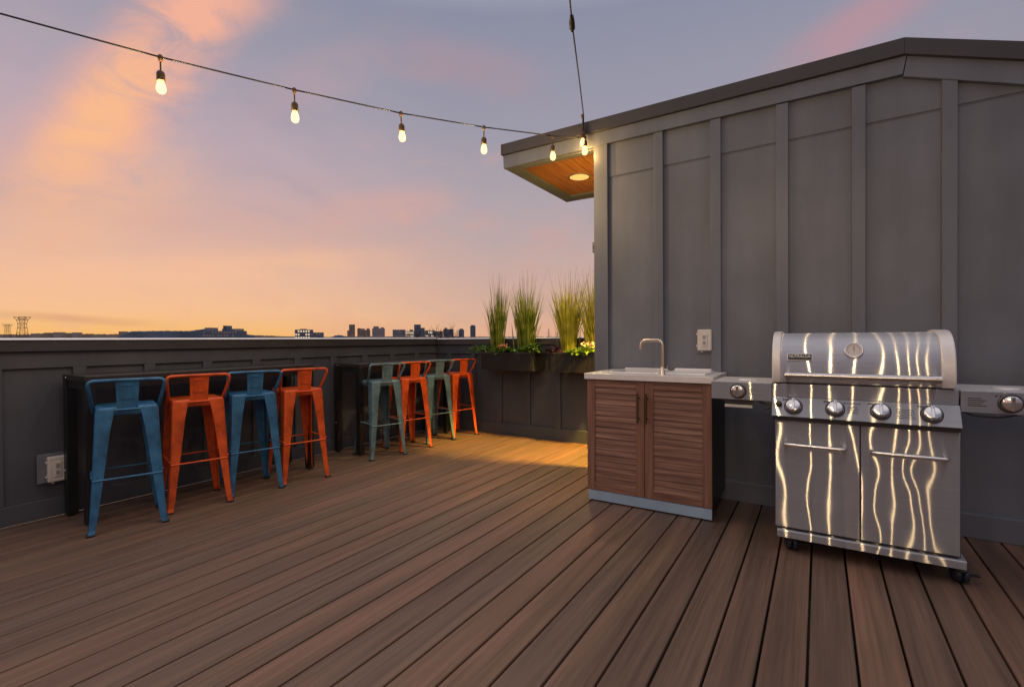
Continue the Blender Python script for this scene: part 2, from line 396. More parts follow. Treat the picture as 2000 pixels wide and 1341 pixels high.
# ------------------------------------------------------------------ outlet boxes
def outlet(label, org, u, nrm, w_, h_, plate):
    """u: along the wall, nrm: out of the wall"""
    o = thing('outlet_box', label, 'outlet', org); u = Vector(u); nn = Vector(nrm); z = Vector((0,0,1)); c = Vector(org)
    pc, pw, ph = plate
    MB().obox(c+u*pc[0]+z*pc[1]+nn*.006, u*pw, nn*.006, z*ph).build('mounting_block', CHAR_TRIM, o, .003)
    MB().obox(c+nn*.030, u*w_*.5, nn*.019, z*h_*.5).build('cover', PLASTIC, o, .010, 3)
    MB().obox(c+nn*.051, u*w_*.20, nn*.004, z*h_*.30).build('window', PLASTIC, o, .004)
    q = MB()
    for s_ in (-1, 1): q.obox(c+nn*.0555+z*h_*.13*s_, u*w_*.10, nn*.0015, z*h_*.085)
    q.build('socket', SOCKET, o, .001)
    for s_ in (-.28, .28): MB().tube([c+u*(-.5*w_)+z*h_*s_+nn*.03, c+u*(-.5*w_-.008)+z*h_*s_+nn*.03], .008, 8).build('hinge', PLASTIC, o)
    MB().tube([c-z*h_*.5+nn*.03-u*w_*.2, c-z*(h_*.5+.010)+nn*.03-u*w_*.2], .007, 8).build('latch', PLASTIC, o)
outlet('grey weatherproof outlet cover on the low parapet beside the left bar table', (XL, 1.107, .312), (0,1,0), (1,0,0), .096, .165, ((.005,.008),.095,.094))
outlet('grey weatherproof outlet cover on the house wall above the sink', (-.693, YW+.036, 1.117), (1,0,0), (0,-1,0), .098, .152, ((.022,.003),.088,.098))

# ------------------------------------------------------------------ bar tables
def bar_table(y0, y1, ztop, label):
    xf, xb = -3.79, -4.17
    t = thing('bar_table', label, 'bar table', ((xf+xb)/2, (y0+y1)/2, 0), 'bar tables along the left parapet')
    MB().box(xb, xf, y0, y1, ztop-.035, ztop).build('table_top', BLACKWOOD, t, .003)
    for x in (xf-.055, xb+.0):
        for y in (y0+.002, y1-.057):
            l = MB().box(x, x+.055, y, y+.055, .012, ztop-.036).build('leg', BLACK, t, .003)
            MB().lathe([(.0,0),(.018,0),(.018,.012),(.0,.012)], (x+.0275,y+.0275,0), n=12).build('foot', RUBBER, l)
    q = MB(); q.box(xf-.045, xf-.012, y0+.058, y1-.058, ztop-.085, ztop-.036); q.box(xb+.012, xb+.045, y0+.058, y1-.058, ztop-.085, ztop-.036)
    for y in (y0+.01, y1-.04): q.box(xb+.056, xf-.056, y, y+.03, ztop-.085, ztop-.036)
    q.build('apron', BLACK, t, .002)
    for z in (ztop-.018, .30): MB().lathe([(0,.004),(.006,.003),(.007,0)], (xb+.028+ (0 if z<.5 else .03), y0, z), (0,-1,0), 10).build('screw', KNOB, t)
bar_table(1.135, 2.73, .920, 'dark bar table with black legs by the outlet, nearer the camera')
bar_table(3.235, 4.60, .900, 'dark bar table with black legs at the far corner of the deck')

# ------------------------------------------------------------------ bar stools
def leg_mb(sx, sy):
    q = MB(); lev = [(.722,.1525,.090),(.690,.1545,.086),(.60,.158,.074),(.30,.1715,.052),(.075,.1845,.036),(.035,.189,.034),(.012,.195,.036)]
    t = .005; rings = []
    for z, c, w_ in lev:
        o = Vector((sx*c, sy*c, z)); ax = Vector((-sx,0,0)); ay = Vector((0,-sy,0))
        e = .012   # rounded outer fold
        pr = [o+ax*w_, o+ax*e, o+ax*e*.3+ay*e*.3, o+ay*e, o+ay*w_, o+ay*w_+ax*t, o+ay*(e+.004)+ax*t, o+ax*(t+.003)+ay*(t+.003), o+ax*(e+.004)+ay*t, o+ax*w_+ay*t]
        rings.append(pr)
    n = 10; vs = [v for r_ in rings for v in r_]
    fs = [(i*n+k, i*n+(k+1)%n, (i+1)*n+(k+1)%n, (i+1)*n+k) for i in range(len(rings)-1) for k in range(n)]
    q.add(vs, fs); q.add(rings[0], [tuple(range(n))]); q.add(rings[-1], [tuple(range(n))])
    return q
def rsq(hw, r, n=4):
    out = []
    for cx, cy, a in ((1,1,0),(-1,1,90),(-1,-1,180),(1,-1,270)):
        for i in range(n+1):
            an = math.radians(a+90*i/n); out.append((cx*(hw-r)+r*math.cos(an), cy*(hw-r)+r*math.sin(an)))
    return out
def make_stool(m):
    r = thing('bar_stool', '-', 'bar stool', (0,0,0), 'bar stools at the bar tables')
    q = MB(); lv = [(.100,.731,.02),(.130,.733,.026),(.142,.738,.028),(.1480,.7365,.028),(.1508,.730,.024),(.1518,.690,.012),(.1485,.690,.010),(.147,.727,.02),(.100,.724,.02)]
    P = [[Vector((x,y,z)) for x, y in rsq(hw, rr)] for hw, z, rr in lv]; n = len(P[0])
    q.add([v for p in P for v in p], [(i*n+k, i*n+(k+1)%n, (i+1)*n+(k+1)%n, (i+1)*n+k) for i in range(len(P)-1) for k in range(n)], True)
    q.add(P[0], [tuple(range(n))]); q.add(P[-1], [tuple(range(n))])
    q.build('seat', m, r)
    for sx in (-1,1):
        for sy in (-1,1):
            l = leg_mb(sx, sy).build('leg', m, r)
            MB().box(min(sx*.160,sx*.199), max(sx*.160,sx*.199), min(sy*.160,sy*.199), max(sy*.160,sy*.199), 0, .0125).build('rubber_foot', RUBBER, l, .004)
    c = .167
    for a, b_ in (((-c,-c),(-c,c)), ((c,-c),(c,c)), ((-c,-c),(c,-c)), ((-c,c),(c,c))):
        z = .315 if a[0] == b_[0] else .335
        MB().tube([(*a,z),(*b_,z)], .0105, 8, flat=.55).build('foot_rail', m, r)
    # low back: bent tube and centre plate
    zt = .900; q = MB(); pts = []
    for sgn in (-1,):
        pts += [(-.03,-.158,.700), (-.075,-.162,.735), (-.125,-.172,.800), (-.158,-.182,zt-.040)]
    pts += [(-.170+.002*i, y, z) for i, (y, z) in enumerate([(-.183,zt-.018),(-.176,zt-.006),(-.160,zt)])]
    R2 = [(x,-y,z) for x, y, z in pts[::-1]]
    q.tube(pts+[(-.172,-.08,zt+.001),(-.172,.08,zt+.001)]+R2, .0098, 10)
    q.build('back_frame', m, r)
    q = MB()
    def pl(z, hw): # plate leans back a little
        x = -.154-.018*(z-.73)/.17; return (x, hw)
    zs = [(.722,.052),(.760,.052),(.84,.055),(.899,.058)]
    vs = []
    for z, hw in zs:
        x, hw = pl(z, hw); vs += [(x-.002,-hw,z),(x-.002,hw,z),(x+.002,hw,z),(x+.002,-hw,z)]
    fs = [(i*4+k, i*4+(k+1)%4, (i+1)*4+(k+1)%4, (i+1)*4+k) for i in range(3) for k in range(4)]
    q.add(vs, fs+[(0,1,2,3),(12,13,14,15)])
    for s_ in (-1,1): q.obox((-.1655,s_*.029,.828), (.0045,0,0), (0,.003,0), (-.0025,0,.040))
    q.obox((-.170,0,.869), (.0045,0,0), (0,.032,0), (0,0,.003)); q.obox((-.1615,0,.788), (.0045,0,0), (0,.032,0), (0,0,.003))
    q.tube([(-.160,-.058,.722),(-.160,.058,.722)], .0075, 8, flat=.8)
    q.build('back_plate', m, r)
    return r
spots = [  # back right foot as measured, colour, label
 (-3.467,1.440,BLUE,17,'worn blue metal bar stool at the left end of the row'),
 (-3.502,1.861,ORANGE,14,'orange metal bar stool between the two blue stools of the near table'),
 (-3.490,2.244,BLUE,14,'blue metal bar stool between the two orange stools of the near table'),
 (-3.445,2.625,ORANGE,13,'orange metal bar stool at the right end of the near table'),
 (-3.455,3.530,WARMBLUE,15,'blue metal bar stool at the left end of the far table'),
 (-3.456,3.915,ORANGE,14,'orange metal bar stool between the two blue stools of the far table'),
 (-3.490,4.338,WARMBLUE,13,'blue metal bar stool between the two orange stools of the far table'),
 (-3.450,4.715,ORANGE,12,'orange metal bar stool in the far corner next to the planter boxes')]
protos = {}
for x, y, m, a, lab in spots:
    a = math.radians(a); Fv = Vector((-math.cos(a), math.sin(a), 0)); Sv = Vector((math.sin(a), math.cos(a), 0))
    c = Vector((x, y, 0))+Fv*.19-Sv*.19
    o = protos[m.name] = make_stool(m) if m.name not in protos else protos[m.name]
    if o.get('label') != '-': o = copy_tree(o)
    o.location = c; o.rotation_euler.z = PI-a; o['label'] = lab

# ------------------------------------------------------------------ sink cabinet
cx0, cx1, cyf, cyb = -1.380, -.557, 3.185, 3.675
k = thing('sink_cabinet', 'brown louvred two-door outdoor sink cabinet with steel counter, left of the grill', 'cabinet', ((cx0+cx1)/2, cyf, 0))
q = MB(); q.box(cx0, cx1, cyf+.022, cyb, .078, .851); q.build('carcass', BLACK, k, .002)
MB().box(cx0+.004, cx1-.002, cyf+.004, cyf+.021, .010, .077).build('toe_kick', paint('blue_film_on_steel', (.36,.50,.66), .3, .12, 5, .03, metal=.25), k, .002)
MB().box(cx0+.03, cx1-.03, cyf+.05, cyb-.02, 0, .0775).build('plinth', BLACK, k)
def louvre_door(x0, x1, hx):
    z0, z1, st = .080, .848, .056; y0, y1 = cyf, cyf+.020
    f = MB()
    f.box(x0, x0+st, y0, y1, z0, z1); f.box(x1-st, x1, y0, y1, z0, z1)
    dd = f.build('door', TEAK_V, k, .003)
    MB().box(x0+st, x1-st, y0+.0008, y1, z1-st+.004, z1).build('door_rail', TEAK_H, dd, .002)
    MB().box(x0+st, x1-st, y0+.0008, y1, z0, z0+st).build('door_rail', TEAK_H, dd, .002)
    f = MB(); n = 17; a0, a1 = z0+st, z1-st+.004; st_ = (a1-a0)/n
    rnd = random.Random(int(abs(x0)*1000))
    for i in range(n):
        za = a0+i*st_; t_ = rnd.uniform(-.0015,.0015)
        f.prism([(y0+.0052+t_, za+.0008), (y0+.0075+t_, za), (y0+.0150, za+st_*.93), (y0+.0150, za+st_*.99), (y0+.0115+t_*.3, za+st_*.985)], 0, x0+st, x1-st)
    f.build('louvre_slats', TEAK_H, dd)
    z0h, z1h = .575, .770
    f = MB(); f.tube([(hx, y0-.030, z0h), (hx, y0-.030, z1h)], .0065, 10)
    for z in (z0h+.03, z1h-.03): f.tube([(hx, y0-.030, z), (hx, y0+.001, z)], .005, 8)
    f.build('handle', BRONZE, dd)
louvre_door(cx0, -.9765, -1.012); louvre_door(-.9735, cx1, -.955)
# counter built round the basin opening
bx0, bx1, by0, by1 = -1.255, -.93, 3.33, 3.60
q = MB(); X0, X1, Y0, Y1 = -1.394, -.546, 3.165, 3.686
q.box(X0, X1, Y0, by0, .852, .892); q.box(X0, X1, by1, Y1, .852, .892); q.box(X0, bx0, by0, by1, .852, .892); q.box(bx1, X1, by0, by1, .852, .892)
q.build('countertop', STEEL_TOP, k, .002)
q = MB(); t = .008
q.box(bx0-.012, bx0+t, by0-.012, by1+.012, .70, .901); q.box(bx1-t, bx1+.012, by0-.012, by1+.012, .70, .901)
q.box(bx0+t, bx1-t, by0-.012, by0+t, .70, .897); q.box(bx0+t, bx1-t, by1-t, by1+.012, .70, .912); q.box(bx0+t, bx1-t, by0+t, by1-t, .70, .71)
q.build('basin', WHITE, k, .003)
q = MB(); q.lathe([(0,.003),(.025,.003),(.03,0)], (-1.09,3.46,.71), n=16); q.build('drain', KNOB, k)
b_ = MB().box(-.885, -.615, 3.29, 3.61, .8925, .903)
b_.box(-.872, -.628, 3.56, 3.605, .903, .918)
tag(b_.build('cutting_board', WHITE, None, .004), 'white plastic drain board lying on the steel counter right of the tap', 'drain board')
q = MB(); tx, ty = -.868, 3.235
pts = [(tx,ty,.892),(tx-.001,ty,1.00)]+[(tx-.03+.03*math.cos(a)-.001, ty, 1.085+.034*math.sin(a)) for a in [0,.4,.8,1.2,PI/2]]+[(tx-.11,ty+.004,1.119)]+[(tx-.112-.030*math.sin(a), ty+.005, 1.085+.034*math.cos(a)) for a in [.4,.8,1.2,PI/2]]+[(tx-.142,ty+.005,1.058)]
tp = thing('tap', 'brushed nickel gooseneck tap standing at the front edge of the steel counter', 'tap', (tx,ty,.892))
q.tube(pts, .0115, 14); q.build('spout', NICKEL, tp)
MB().lathe([(.021,0),(.021,.006),(.014,.010),(.0125,.05),(.0115,.052)], (tx,ty,.8921), n=20).build('base', NICKEL, tp)
q = MB(); q.tube([(tx+.008,ty,.925),(tx+.032,ty,.925)], .009, 12); q.tube([(tx+.026,ty,.925),(tx+.030,ty-.004,.955)], .004, 8); q.build('lever', NICKEL, tp)

# ------------------------------------------------------------------ gas grill
G = thing('gas_grill', 'large stainless steel gas grill with closed hood, two doors and side shelves, on casters', 'grill', (.17, 3.17, 0))
yf = 2.932
MB().box(-.186, .546, yf+.026, 3.42, .124, .818).build('cabinet', DARKSTEEL, G, .003)
def gdoor(x0, x1, ha, hb):
    q = MB(); q.prism([(yf,.137),(yf,.690),(yf+.003,.700),(yf+.024,.700),(yf+.024,.137)], 0, x0, x1)
    dd = q.build('door', STEEL, G, .003)
    q = MB(); zz = .578
    q.tube([(ha,yf,zz),(ha,yf-.022,zz)]+arc((ha+.014,yf-.024,zz),(-1,0,0),(0,-1,0),.014,0,PI/2,4)+arc((hb-.014,yf-.024,zz),(0,-1,0),(1,0,0),.014,0,PI/2,4)+[(hb,yf-.022,zz),(hb,yf,zz)], .0105, 12)
    q.build('handle', NICKEL if False else KNOB, dd)
gdoor(-.198, .1685, -.150, .108); gdoor(.1715, .539, .218, .490)
q = MB(); q.prism([(2.926,.083),(2.926,.118),(2.932,.123),(3.42,.123),(3.42,.083)], 0, -.190, .560); q.build('bottom_shelf', STEEL, G, .002)
# control panel, sloping
pT, pB = Vector((0,2.950,.818)), Vector((0,2.900,.722))
q = MB(); q.prism([(pB.y,pB.z),(pT.y,pT.z),(3.10,pT.z),(3.10,pB.z)], 0, -.213, .541); cp = q.build('control_panel', STEEL, G, .003)
MB().box(-.209, .537, pB.y+.006, 3.05, .703, .7215).build('panel_lip', BLACK, G)
q = MB(); q.box(-.213, .537, 2.954, 3.30, .8185, .888); q.build('firebox_front', STEEL, G, .002)
nrm = Vector((0, -(pT.z-pB.z), (pT.y-pB.y))).normalized(); upv = (pT-pB).normalized()
def knob(c, n, r, parent, u):
    kb = MB(); kb.lathe([(r*1.25,0),(r*1.25,.004),(r*1.12,.008),(r*1.06,.008),(r*1.05,.003)], c, n, 28)
    bz = kb.build('bezel', DARKSTEEL, parent)
    kb = MB(); kb.lathe([(r*.98,.004),(r*.98,.022),(r*.93,.027),(r*.80,.029),(0,.029)], c, n, 28)
    kk = kb.build('knob', KNOB, parent)
    kb = MB(); e = Vector(n).cross(u).normalized()
    kb.obox(Vector(c)+Vector(n)*.034, e*r*.20, u*r*.92, Vector(n)*.008); kb.build('grip', KNOB, kk, .003)
    kb = MB(); kb.obox(Vector(c)+Vector(n)*.0425+u*r*.6, e*.0012, u*r*.22, Vector(n)*.0005); kb.build('pointer', INK, kk)
pm = (pT+pB)/2
for x in (-.114, .067, .249, .438):
    knob(Vector((x,pm.y,pm.z+.003))+nrm*.0005, nrm, .034, G, upv)
    q = MB(); c = Vector((x-.045,pm.y,pm.z+.003))+upv*.037+nrm*.0008
    for i in range(3): q.obox(c+Vector((i*.008,0,0)), (.0028,0,0), upv*.0035, nrm*.0004)
    q.obox(c+Vector((.034,0,0))+upv*.004, (.008,0,0), upv*.0016, nrm*.0004)
    q.build('burner_symbol', INK, G)
q = MB()
for x0, lines, ww in ((.115,5,.050),(.305,6,.075)):
    for i in range(lines): q.obox(Vector((x0+ww/2,pm.y,pm.z))+upv*(.020-.0085*i)+nrm*.0008, (ww/2*(.82+.18*((i*7)%3)/2),0,0), upv*.0013, nrm*.0003)
for i, wl in enumerate((.010,.006,.012,.007,.009,.011)): q.obox(Vector((.108+i*.0115,pm.y,pm.z))+upv*.036+nrm*.0008, (wl*.42,0,0), upv*.003, nrm*.0003)
q.build('panel_lettering', paint('grey_ink', (.10,.10,.11), .5, .05, 10, 0), G)
q = MB(); q.lathe([(.015,0),(.014,.010),(.010,.016),(0,.017)], Vector((-.180,pm.y,pm.z+.012)), nrm, 18); q.build('igniter_button', BRONZE, G)
# hood
hood = [(2.950,.896),(2.944,.935),(2.945,.985),(2.953,1.030),(2.970,1.072),(2.998,1.108),(3.036,1.134),(3.085,1.149),(3.14,1.154),(3.26,1.154),(3.34,1.142),(3.40,1.105),(3.43,1.04),(3.438,.896)]
def spl(pr, n=4):
    out = []
    for i in range(len(pr)-1):
        p0, p1, p2, p3 = [Vector(pr[max(0,min(len(pr)-1,j))]) for j in (i-1,i,i+1,i+2)]
        for t in range(n):
            t = t/n; out.append(tuple(.5*((2*p1)+(-p0+p2)*t+(2*p0-5*p1+4*p2-p3)*t*t+(-p0+3*p1-3*p2+p3)*t**3)))
    return out+[tuple(pr[-1])]
hp = spl(hood)
q = MB(); q.prism(hp, 0, -.176, .478, True); q.build('hood', STEEL_LID, G)
cc = Vector((3.19,.90))
def off(pr, dd): # push the outline outwards
    return [tuple(Vector(p)+(Vector(p)-cc).normalized()*dd) for p in pr[1:-1]]
op = [(hood[0][0]-.010,.894)]+off(hp, .011)+[(hood[-1][0]+.010,.894)]
for a, e in ((-.213,-.172),(.474,.527)):
    q = MB(); q.prism(op, 0, a, e); o = q.build('hood_end', SILVER, G, .006, 3)
q = MB(); q.tube([(-.150,2.888,.937),(.466,2.888,.937)], .0165, 16); hh = q.build('hood_handle', STEEL_TRIM, G)
for x in (-.139, .455): MB().box(x-.010, x+.010, 2.890, 2.949, .918, .944).build('handle_bracket', STEEL_TRIM, hh, .003)
MB().box(-.205, .520, 2.958, 3.40, .8885, .8945).build('hood_gap', BLACK, G)
gc, gn = Vector((.146, 2.967, 1.063)), Vector((0,-.93,.36)).normalized()
q = MB(); q.lathe([(.041,-.006),(.041,.006),(.038,.011),(.034,.012),(.0335,.008)], gc, gn, 32); gg = q.build('thermometer', KNOB, G)
q = MB(); q.disc(.0338, .0085, gc, gn, 32); q.build('dial', PLASTIC, gg)
gu = Vector((0,gn.z,-gn.y)).normalized(); q = MB(); q.obox(gc+gn*.0095+gu*.008, (.0009,0,0), gu*.014, gn*.0005)
for i in range(9):
    a = math.radians(-120+30*i); dv = Vector((1,0,0))*math.sin(a)+gu*math.cos(a); q.obox(gc+gn*.0092+dv*.027, dv*.0030, dv.cross(gn)*.0007, gn*.0003)
q.build('needle', INK, gg)
# maker's plate: dark plate, raised light letters
pn = Vector((0,-.955,.295)).normalized(); pu = Vector((0,.295,.955)).normalized(); pc = Vector((-.086,2.9545,1.028))+pn*.004
q = MB(); q.obox(pc, (.057,0,0), pu*.0185, pn*.003); npl = q.build('name_plate', SILVER, G, .002)
q = MB(); q.obox(pc+pn*.0034, (.0535,0,0), pu*.0155, pn*.0006); q.build('plate_field', INK, npl)
def text(body, c, u, v, n, width, height, m, parent, name):
    cu = bpy.data.curves.new(name, 'FONT'); cu.body = body; cu.align_x = 'CENTER'; cu.align_y = 'CENTER'; cu.extrude = .01
    to = bpy.data.objects.new(name, cu); C.objects.link(to)
    dg = bpy.context.evaluated_depsgraph_get(); me = bpy.data.meshes.new_from_object(to.evaluated_get(dg))
    bpy.data.objects.remove(to)
    xs = [p.co.x for p in me.vertices]; ys = [p.co.y for p in me.vertices]; zs = [p.co.z for p in me.vertices]
    mx, my = (max(xs)+min(xs))/2, (max(ys)+min(ys))/2
    org = ORG[parent.name]
    for p in me.vertices:
        p.co = Vector(c)+Vector(u)*((p.co.x-mx)/(max(xs)-min(xs))*width)+Vector(v)*((p.co.y-my)/(max(ys)-min(ys))*height)+Vector(n)*((p.co.z-min(zs))/(max(zs)-min(zs))*.0010)-org
    me.materials.clear(); me.materials.append(m)
    o = bpy.data.objects.new(name, me); C.objects.link(o); o.parent = parent; return o
text('NUTRALGA', pc+pn*.004+pu*.004, (1,0,0), pu, pn, .096, .0150, WHITE, npl, 'letters')
text('GRILLMASTER'[:0] or 'PREMIUM', pc+pn*.004-pu*.0105, (1,0,0), pu, pn, .058, .0058, WHITE, npl, 'small_letters') if False else None
# side shelves
def shelf(x0, x1, kx, txt):
    q = MB(); q.box(x0, x1, 2.952, 2.960, .789, .887); sh = q.build('side_shelf', STEEL, G, .003)
    q = MB(); q.box(x0+.004, x1-.004, 2.9602, 3.36, .842, .8865); q.build('shelf_top', STEEL_TOP, sh, .003)
    q = MB(); q.box(x0+.006, x0+.014, 2.9602, 3.36, .789, .8418); q.box(x1-.014, x1-.006, 2.9602, 3.36, .789, .8418); q.build('shelf_side', DARKSTEEL, sh)
    knob(Vector((kx,2.9518,.839)), Vector((0,-1,0)), .034, sh, Vector((0,0,1)))
    q = MB(); q.lathe([(.052,0),(.052,.004),(.040,.007),(.018,.010),(0,.010)], (kx+.03,3.14,.887), n=24); q.build('shelf_glint', SILVER, sh)  # silver disc in place of a bright reflection on the shelf top
    q = MB()
    for i in range(2): q.box(kx-.048+i*.014, kx-.042+i*.014, 2.9510, 2.9519, .866, .872)
    for i in range(5): q.box(txt, txt+.062-.008*((i*5)%3), 2.9512, 2.9519, .820+.0085*i, .8225+.0085*i)
    q.build('shelf_lettering', INK if txt > .5 else paint('pale_ink', (.28,.28,.28), .5, .05, 10, 0), sh)
shelf(-.520, -.2135, -.380, -.320); shelf(.5415, 1.10, .705, .566)
q = MB(); q.prism([(-.475,.787),(-.295,.787),(-.330,.752),(-.440,.752)], 1, 3.00, 3.10); q.build('shelf_bracket', DARKSTEEL, G, .002)
q = MB(); q.box(-.455, -.312, 2.985, 3.00, .742, .758); q.build('drip_rail', SILVER, G, .003)
q = MB(); q.tube([(-.29,3.0,.785),(-.25,2.99,.770),(-.222,2.99,.764),(-.235,2.985,.750),(-.25,2.98,.745)], .006, 8); q.build('gas_hose', DARKSTEEL, G)
q = MB(); q.tube([(.56,3.02,.785),(.60,3.01,.768),(.68,3.01,.766),(.76,3.02,.785)], .004, 8); q.build('gas_hose', DARKSTEEL, G)
for x, y, fr in ((-.128,2.985,1), (.548,2.985,1), (-.128,3.37,0), (.548,3.37,0)):
    q = MB(); q.lathe([(.022,.083),(.022,.070),(.030,.066),(.030,.058),(0,.058)], (x,y,0), n=16); q.tube([(x,y,.06),(x+.012,y+.02,.04)], .018, 8); cs = q.build('caster', RUBBER, G)
    for dx in (-.031, .002):
        q = MB(); q.lathe([(0,0),(.018,.0),(.030,.004),(.039,.010),(.042,.018),(.041,.024),(.034,.029),(0,.029)] if dx < 0 else [(0,0),(.034,.0),(.041,.005),(.042,.011),(.039,.019),(.030,.025),(.018,.029),(0,.029)], (x+dx,y+.012,.042), (1,.25,0), 24); q.build('wheel', CASTER, cs)
    if fr: q = MB(); q.obox((x+.045,y+.004,.044), (.022,.006,0), (-.003,.010,0), (0,0,.004)); q.build('brake_lever', RUBBER, cs, .002)

# ------------------------------------------------------------------ string lights
def LAMP_W(p): return 22.0 if p[1] < 2.3 and p[0] > -1.3 else (24.0 if p[1] < 3.2 else 5.5)
def bulb_at(p, parent, drop=.075, tilt=(0,0)):
    """p: point on the cable"""
    p = Vector(p); ax = Vector((tilt[0], tilt[1], -1)).normalized()
    q = MB(); q.lathe([(.006,-.004),(.013,.004),(.012,.020),(.006,.030),(.004,.034)], p+Vector((0,0,.008)), (0,0,-1), 12)
    e = p+ax*(drop-.006)
    q.tube([p+Vector((0,0,-.02)), p+ax*(drop*.6), e], .0042, 6)
    q.lathe([(.006,0),(.016,.008),(.019,.018),(.019,.050),(.017,.054)], e, ax, 14)
    sk = q.build('bulb_holder', BRASS, parent)
    q = MB(); q.lathe([(.012,0),(.014,.009),(.019,.022),(.0222,.038),(.0222,.050),(.0175,.062),(.009,.068),(0,.069)], e+ax*.050, ax, 14)
    q.build('bulb', BULB, sk)
    pw = LAMP_W(p); c = e+ax*.092
    light('bulb_lamp', 'POINT', c, pw, (1,.70,.37) if p[1] < 3.2 else (1,.56,.17), shadow_soft_size=.009)
def string(label, cable, r, bulbs, loc):
    t = thing('string_lights', label, 'string lights', loc, 'warm string lights over the deck')
    q = MB(); q.tube(cable, r, 8); q.build('cable', WIRE, t)
    for b_ in bulbs: bulb_at(b_[0], t, *b_[1:])
    return t
B1 = [(-2.851,1.175,2.583),(-2.564,1.736,2.577),(-2.277,2.297,2.588),(-2.003,2.832,2.628),(-1.733,3.360,2.690)]
E1 = (-1.600, 3.625, 2.735)
cab = [(-3.72,-.52,2.72),(-3.42,.06,2.655),(-3.137,.62,2.611)]+B1+[E1]
t1 = string('black cable of five glowing bulbs crossing the sky from upper left to the canopy', cab, .0045,
       [(p, .075, ((.03,.0),(.0,.02),(.09,-.02),(.0,.0),(.02,0))[i]) for i, p in enumerate(B1)], E1)
E2 = Vector((-1.585, 3.615, 2.900)); P1 = Vector((-1.146,2.462,2.862))
dirv = Vector((.48,-1.26,0)).normalized()
cab = [(-1.590,3.62,2.80), E2, (-1.36,3.03,2.874), P1, (-1.097,2.333,2.892)]
for i in range(1, 15): cab.append(Vector((-1.097,2.333,2.892))+dirv*(.70*i)+Vector((0,0,.012*i-.42*math.sin(i/14*PI))))
bl = [((-1.592,3.61,2.905), .135, (.0,0))]+[(c, .075) for c in cab[6:16]]
t2 = string('black cable rising steeply from the canopy corner, one bulb at its lower end', cab, .0045, bl, E2)
q = MB(); q.tube([P1+Vector((.02,-.045,.006)), P1+Vector((.004,-.01,-.004)), P1+Vector((-.012,.03,-.010)), P1+Vector((-.02,.05,-.006))], [.010,.016,.016,.008], 10)
q.tube([P1+Vector((-.002,.02,-.012)), P1+Vector((-.012,.028,-.034))], .007, 8); q.build('plug', WIRE, t2)
bulb_at((-1.578, 3.617, 2.735), t1, .03)
# cup hook holding both strings to the roof edge
q = MB(); q.tube([(-1.592,3.655,2.80),(-1.592,3.625,2.80),(-1.592,3.612,2.788),(-1.592,3.622,2.772)], .005, 8)
tag(q.build('cable_hook', DARKSTEEL), 'small dark hook on the roof edge where both light strings are tied', 'hook')

# ------------------------------------------------------------------ planter boxes and plants
def planter(x0, x1, y0, y1, z0, z1, label):
    t = thing('planter_box', label, 'planter', ((x0+x1)/2, (y0+y1)/2, z0), 'planter boxes on the rear parapet')
    q = MB(); pitch = .0145
    def ribs(p0, p1, n_out):
        p0, p1, n_out = Vector(p0), Vector(p1), Vector(n_out); L_ = (p1-p0).length; u = (p1-p0).normalized(); n = int(L_/pitch)
        for i in range(n):
            c = p0+u*(i+.5)*L_/n
            q.obox(c+Vector((0,0,(z1-z0-.02)/2))+n_out*.003, u*L_/n*.31, n_out*.003, Vector((0,0,(z1-z0-.02)/2)))
    r = .05
    prof = [(x0,y1),(x0,y0+r)]+[(x0+r-r*math.cos(a), y0+r-r*math.sin(a)) for a in (.4,.8,1.2)]+[(x0+r,y0),(x1-r,y0)]+[(x1-r+r*math.sin(a), y0+r-r*math.cos(a)) for a in (.4,.8,1.2)]+[(x1,y0+r),(x1,y1)]
    q.prism(prof, 2, z0, z1-.03)
    ribs((x0+r,y0,z0),(x1-r,y0,z0),(0,-1,0)); ribs((x1,y0+r,z0),(x1,y1,z0),(1,0,0)); ribs((x0,y0+r,z0),(x0,y1,z0),(-1,0,0))
    for s_ in (0, 1):
        cxn = x1-r if s_ else x0+r
        for i in range(5):
            a = (i+.5)/5*PI/2; nn = Vector(((1 if s_ else -1)*math.sin(a), -math.cos(a), 0))
            q.obox(Vector((cxn, y0+r, z0+(z1-z0-.02)/2))+nn*(r+.002), nn.cross(Vector((0,0,1)))*.0045, nn*.004, Vector((0,0,(z1-z0-.02)/2)))
    q.build('box', BLACK2, t)
    q = MB(); rim = [(x0-.008,y0-.008),(x1+.008,y0-.008),(x1+.008,y1),(x0-.008,y1)]
    w_ = .018
    q.box(x0-.008, x1+.008, y0-.008, y0+w_, z1-.02, z1); q.box(x0-.008, x1+.008, y1-w_, y1, z1-.02, z1); q.box(x0-.008, x0+w_, y0+w_, y1-w_, z1-.02, z1); q.box(x1-w_, x1+.008, y0+w_, y1-w_, z1-.02, z1)
    q.build('rim', BLACK2, t, .004)
    MB().box(x0+w_, x1-w_, y0+w_, y1-w_, z1-.05, z1-.022).build('soil', SOIL, t)
    for x in (x0+(x1-x0)*.28, x0+(x1-x0)*.74):
        q = MB(); q.box(x-.012, x+.012, y0+.03, y1+.02, z0-.012, z0-.0005); q.lathe([(.012,0),(.012,-.018),(0,-.02)], (x, y0+.06, z0-.012), n=10); q.build('bracket', DARKSTEEL, t)
BLACK2 = paint('black_ribbed_plastic', (.017,.017,.019), .5, .15, 10, .1)
planter(-3.330, -2.612, 4.60, 4.835, .785, .985, 'black ribbed planter box with two tall grass clumps, left of its twin')
planter(-2.445, -1.735, 4.60, 4.835, .785, .992, 'black ribbed planter box partly hidden by the corner of the rooftop house')

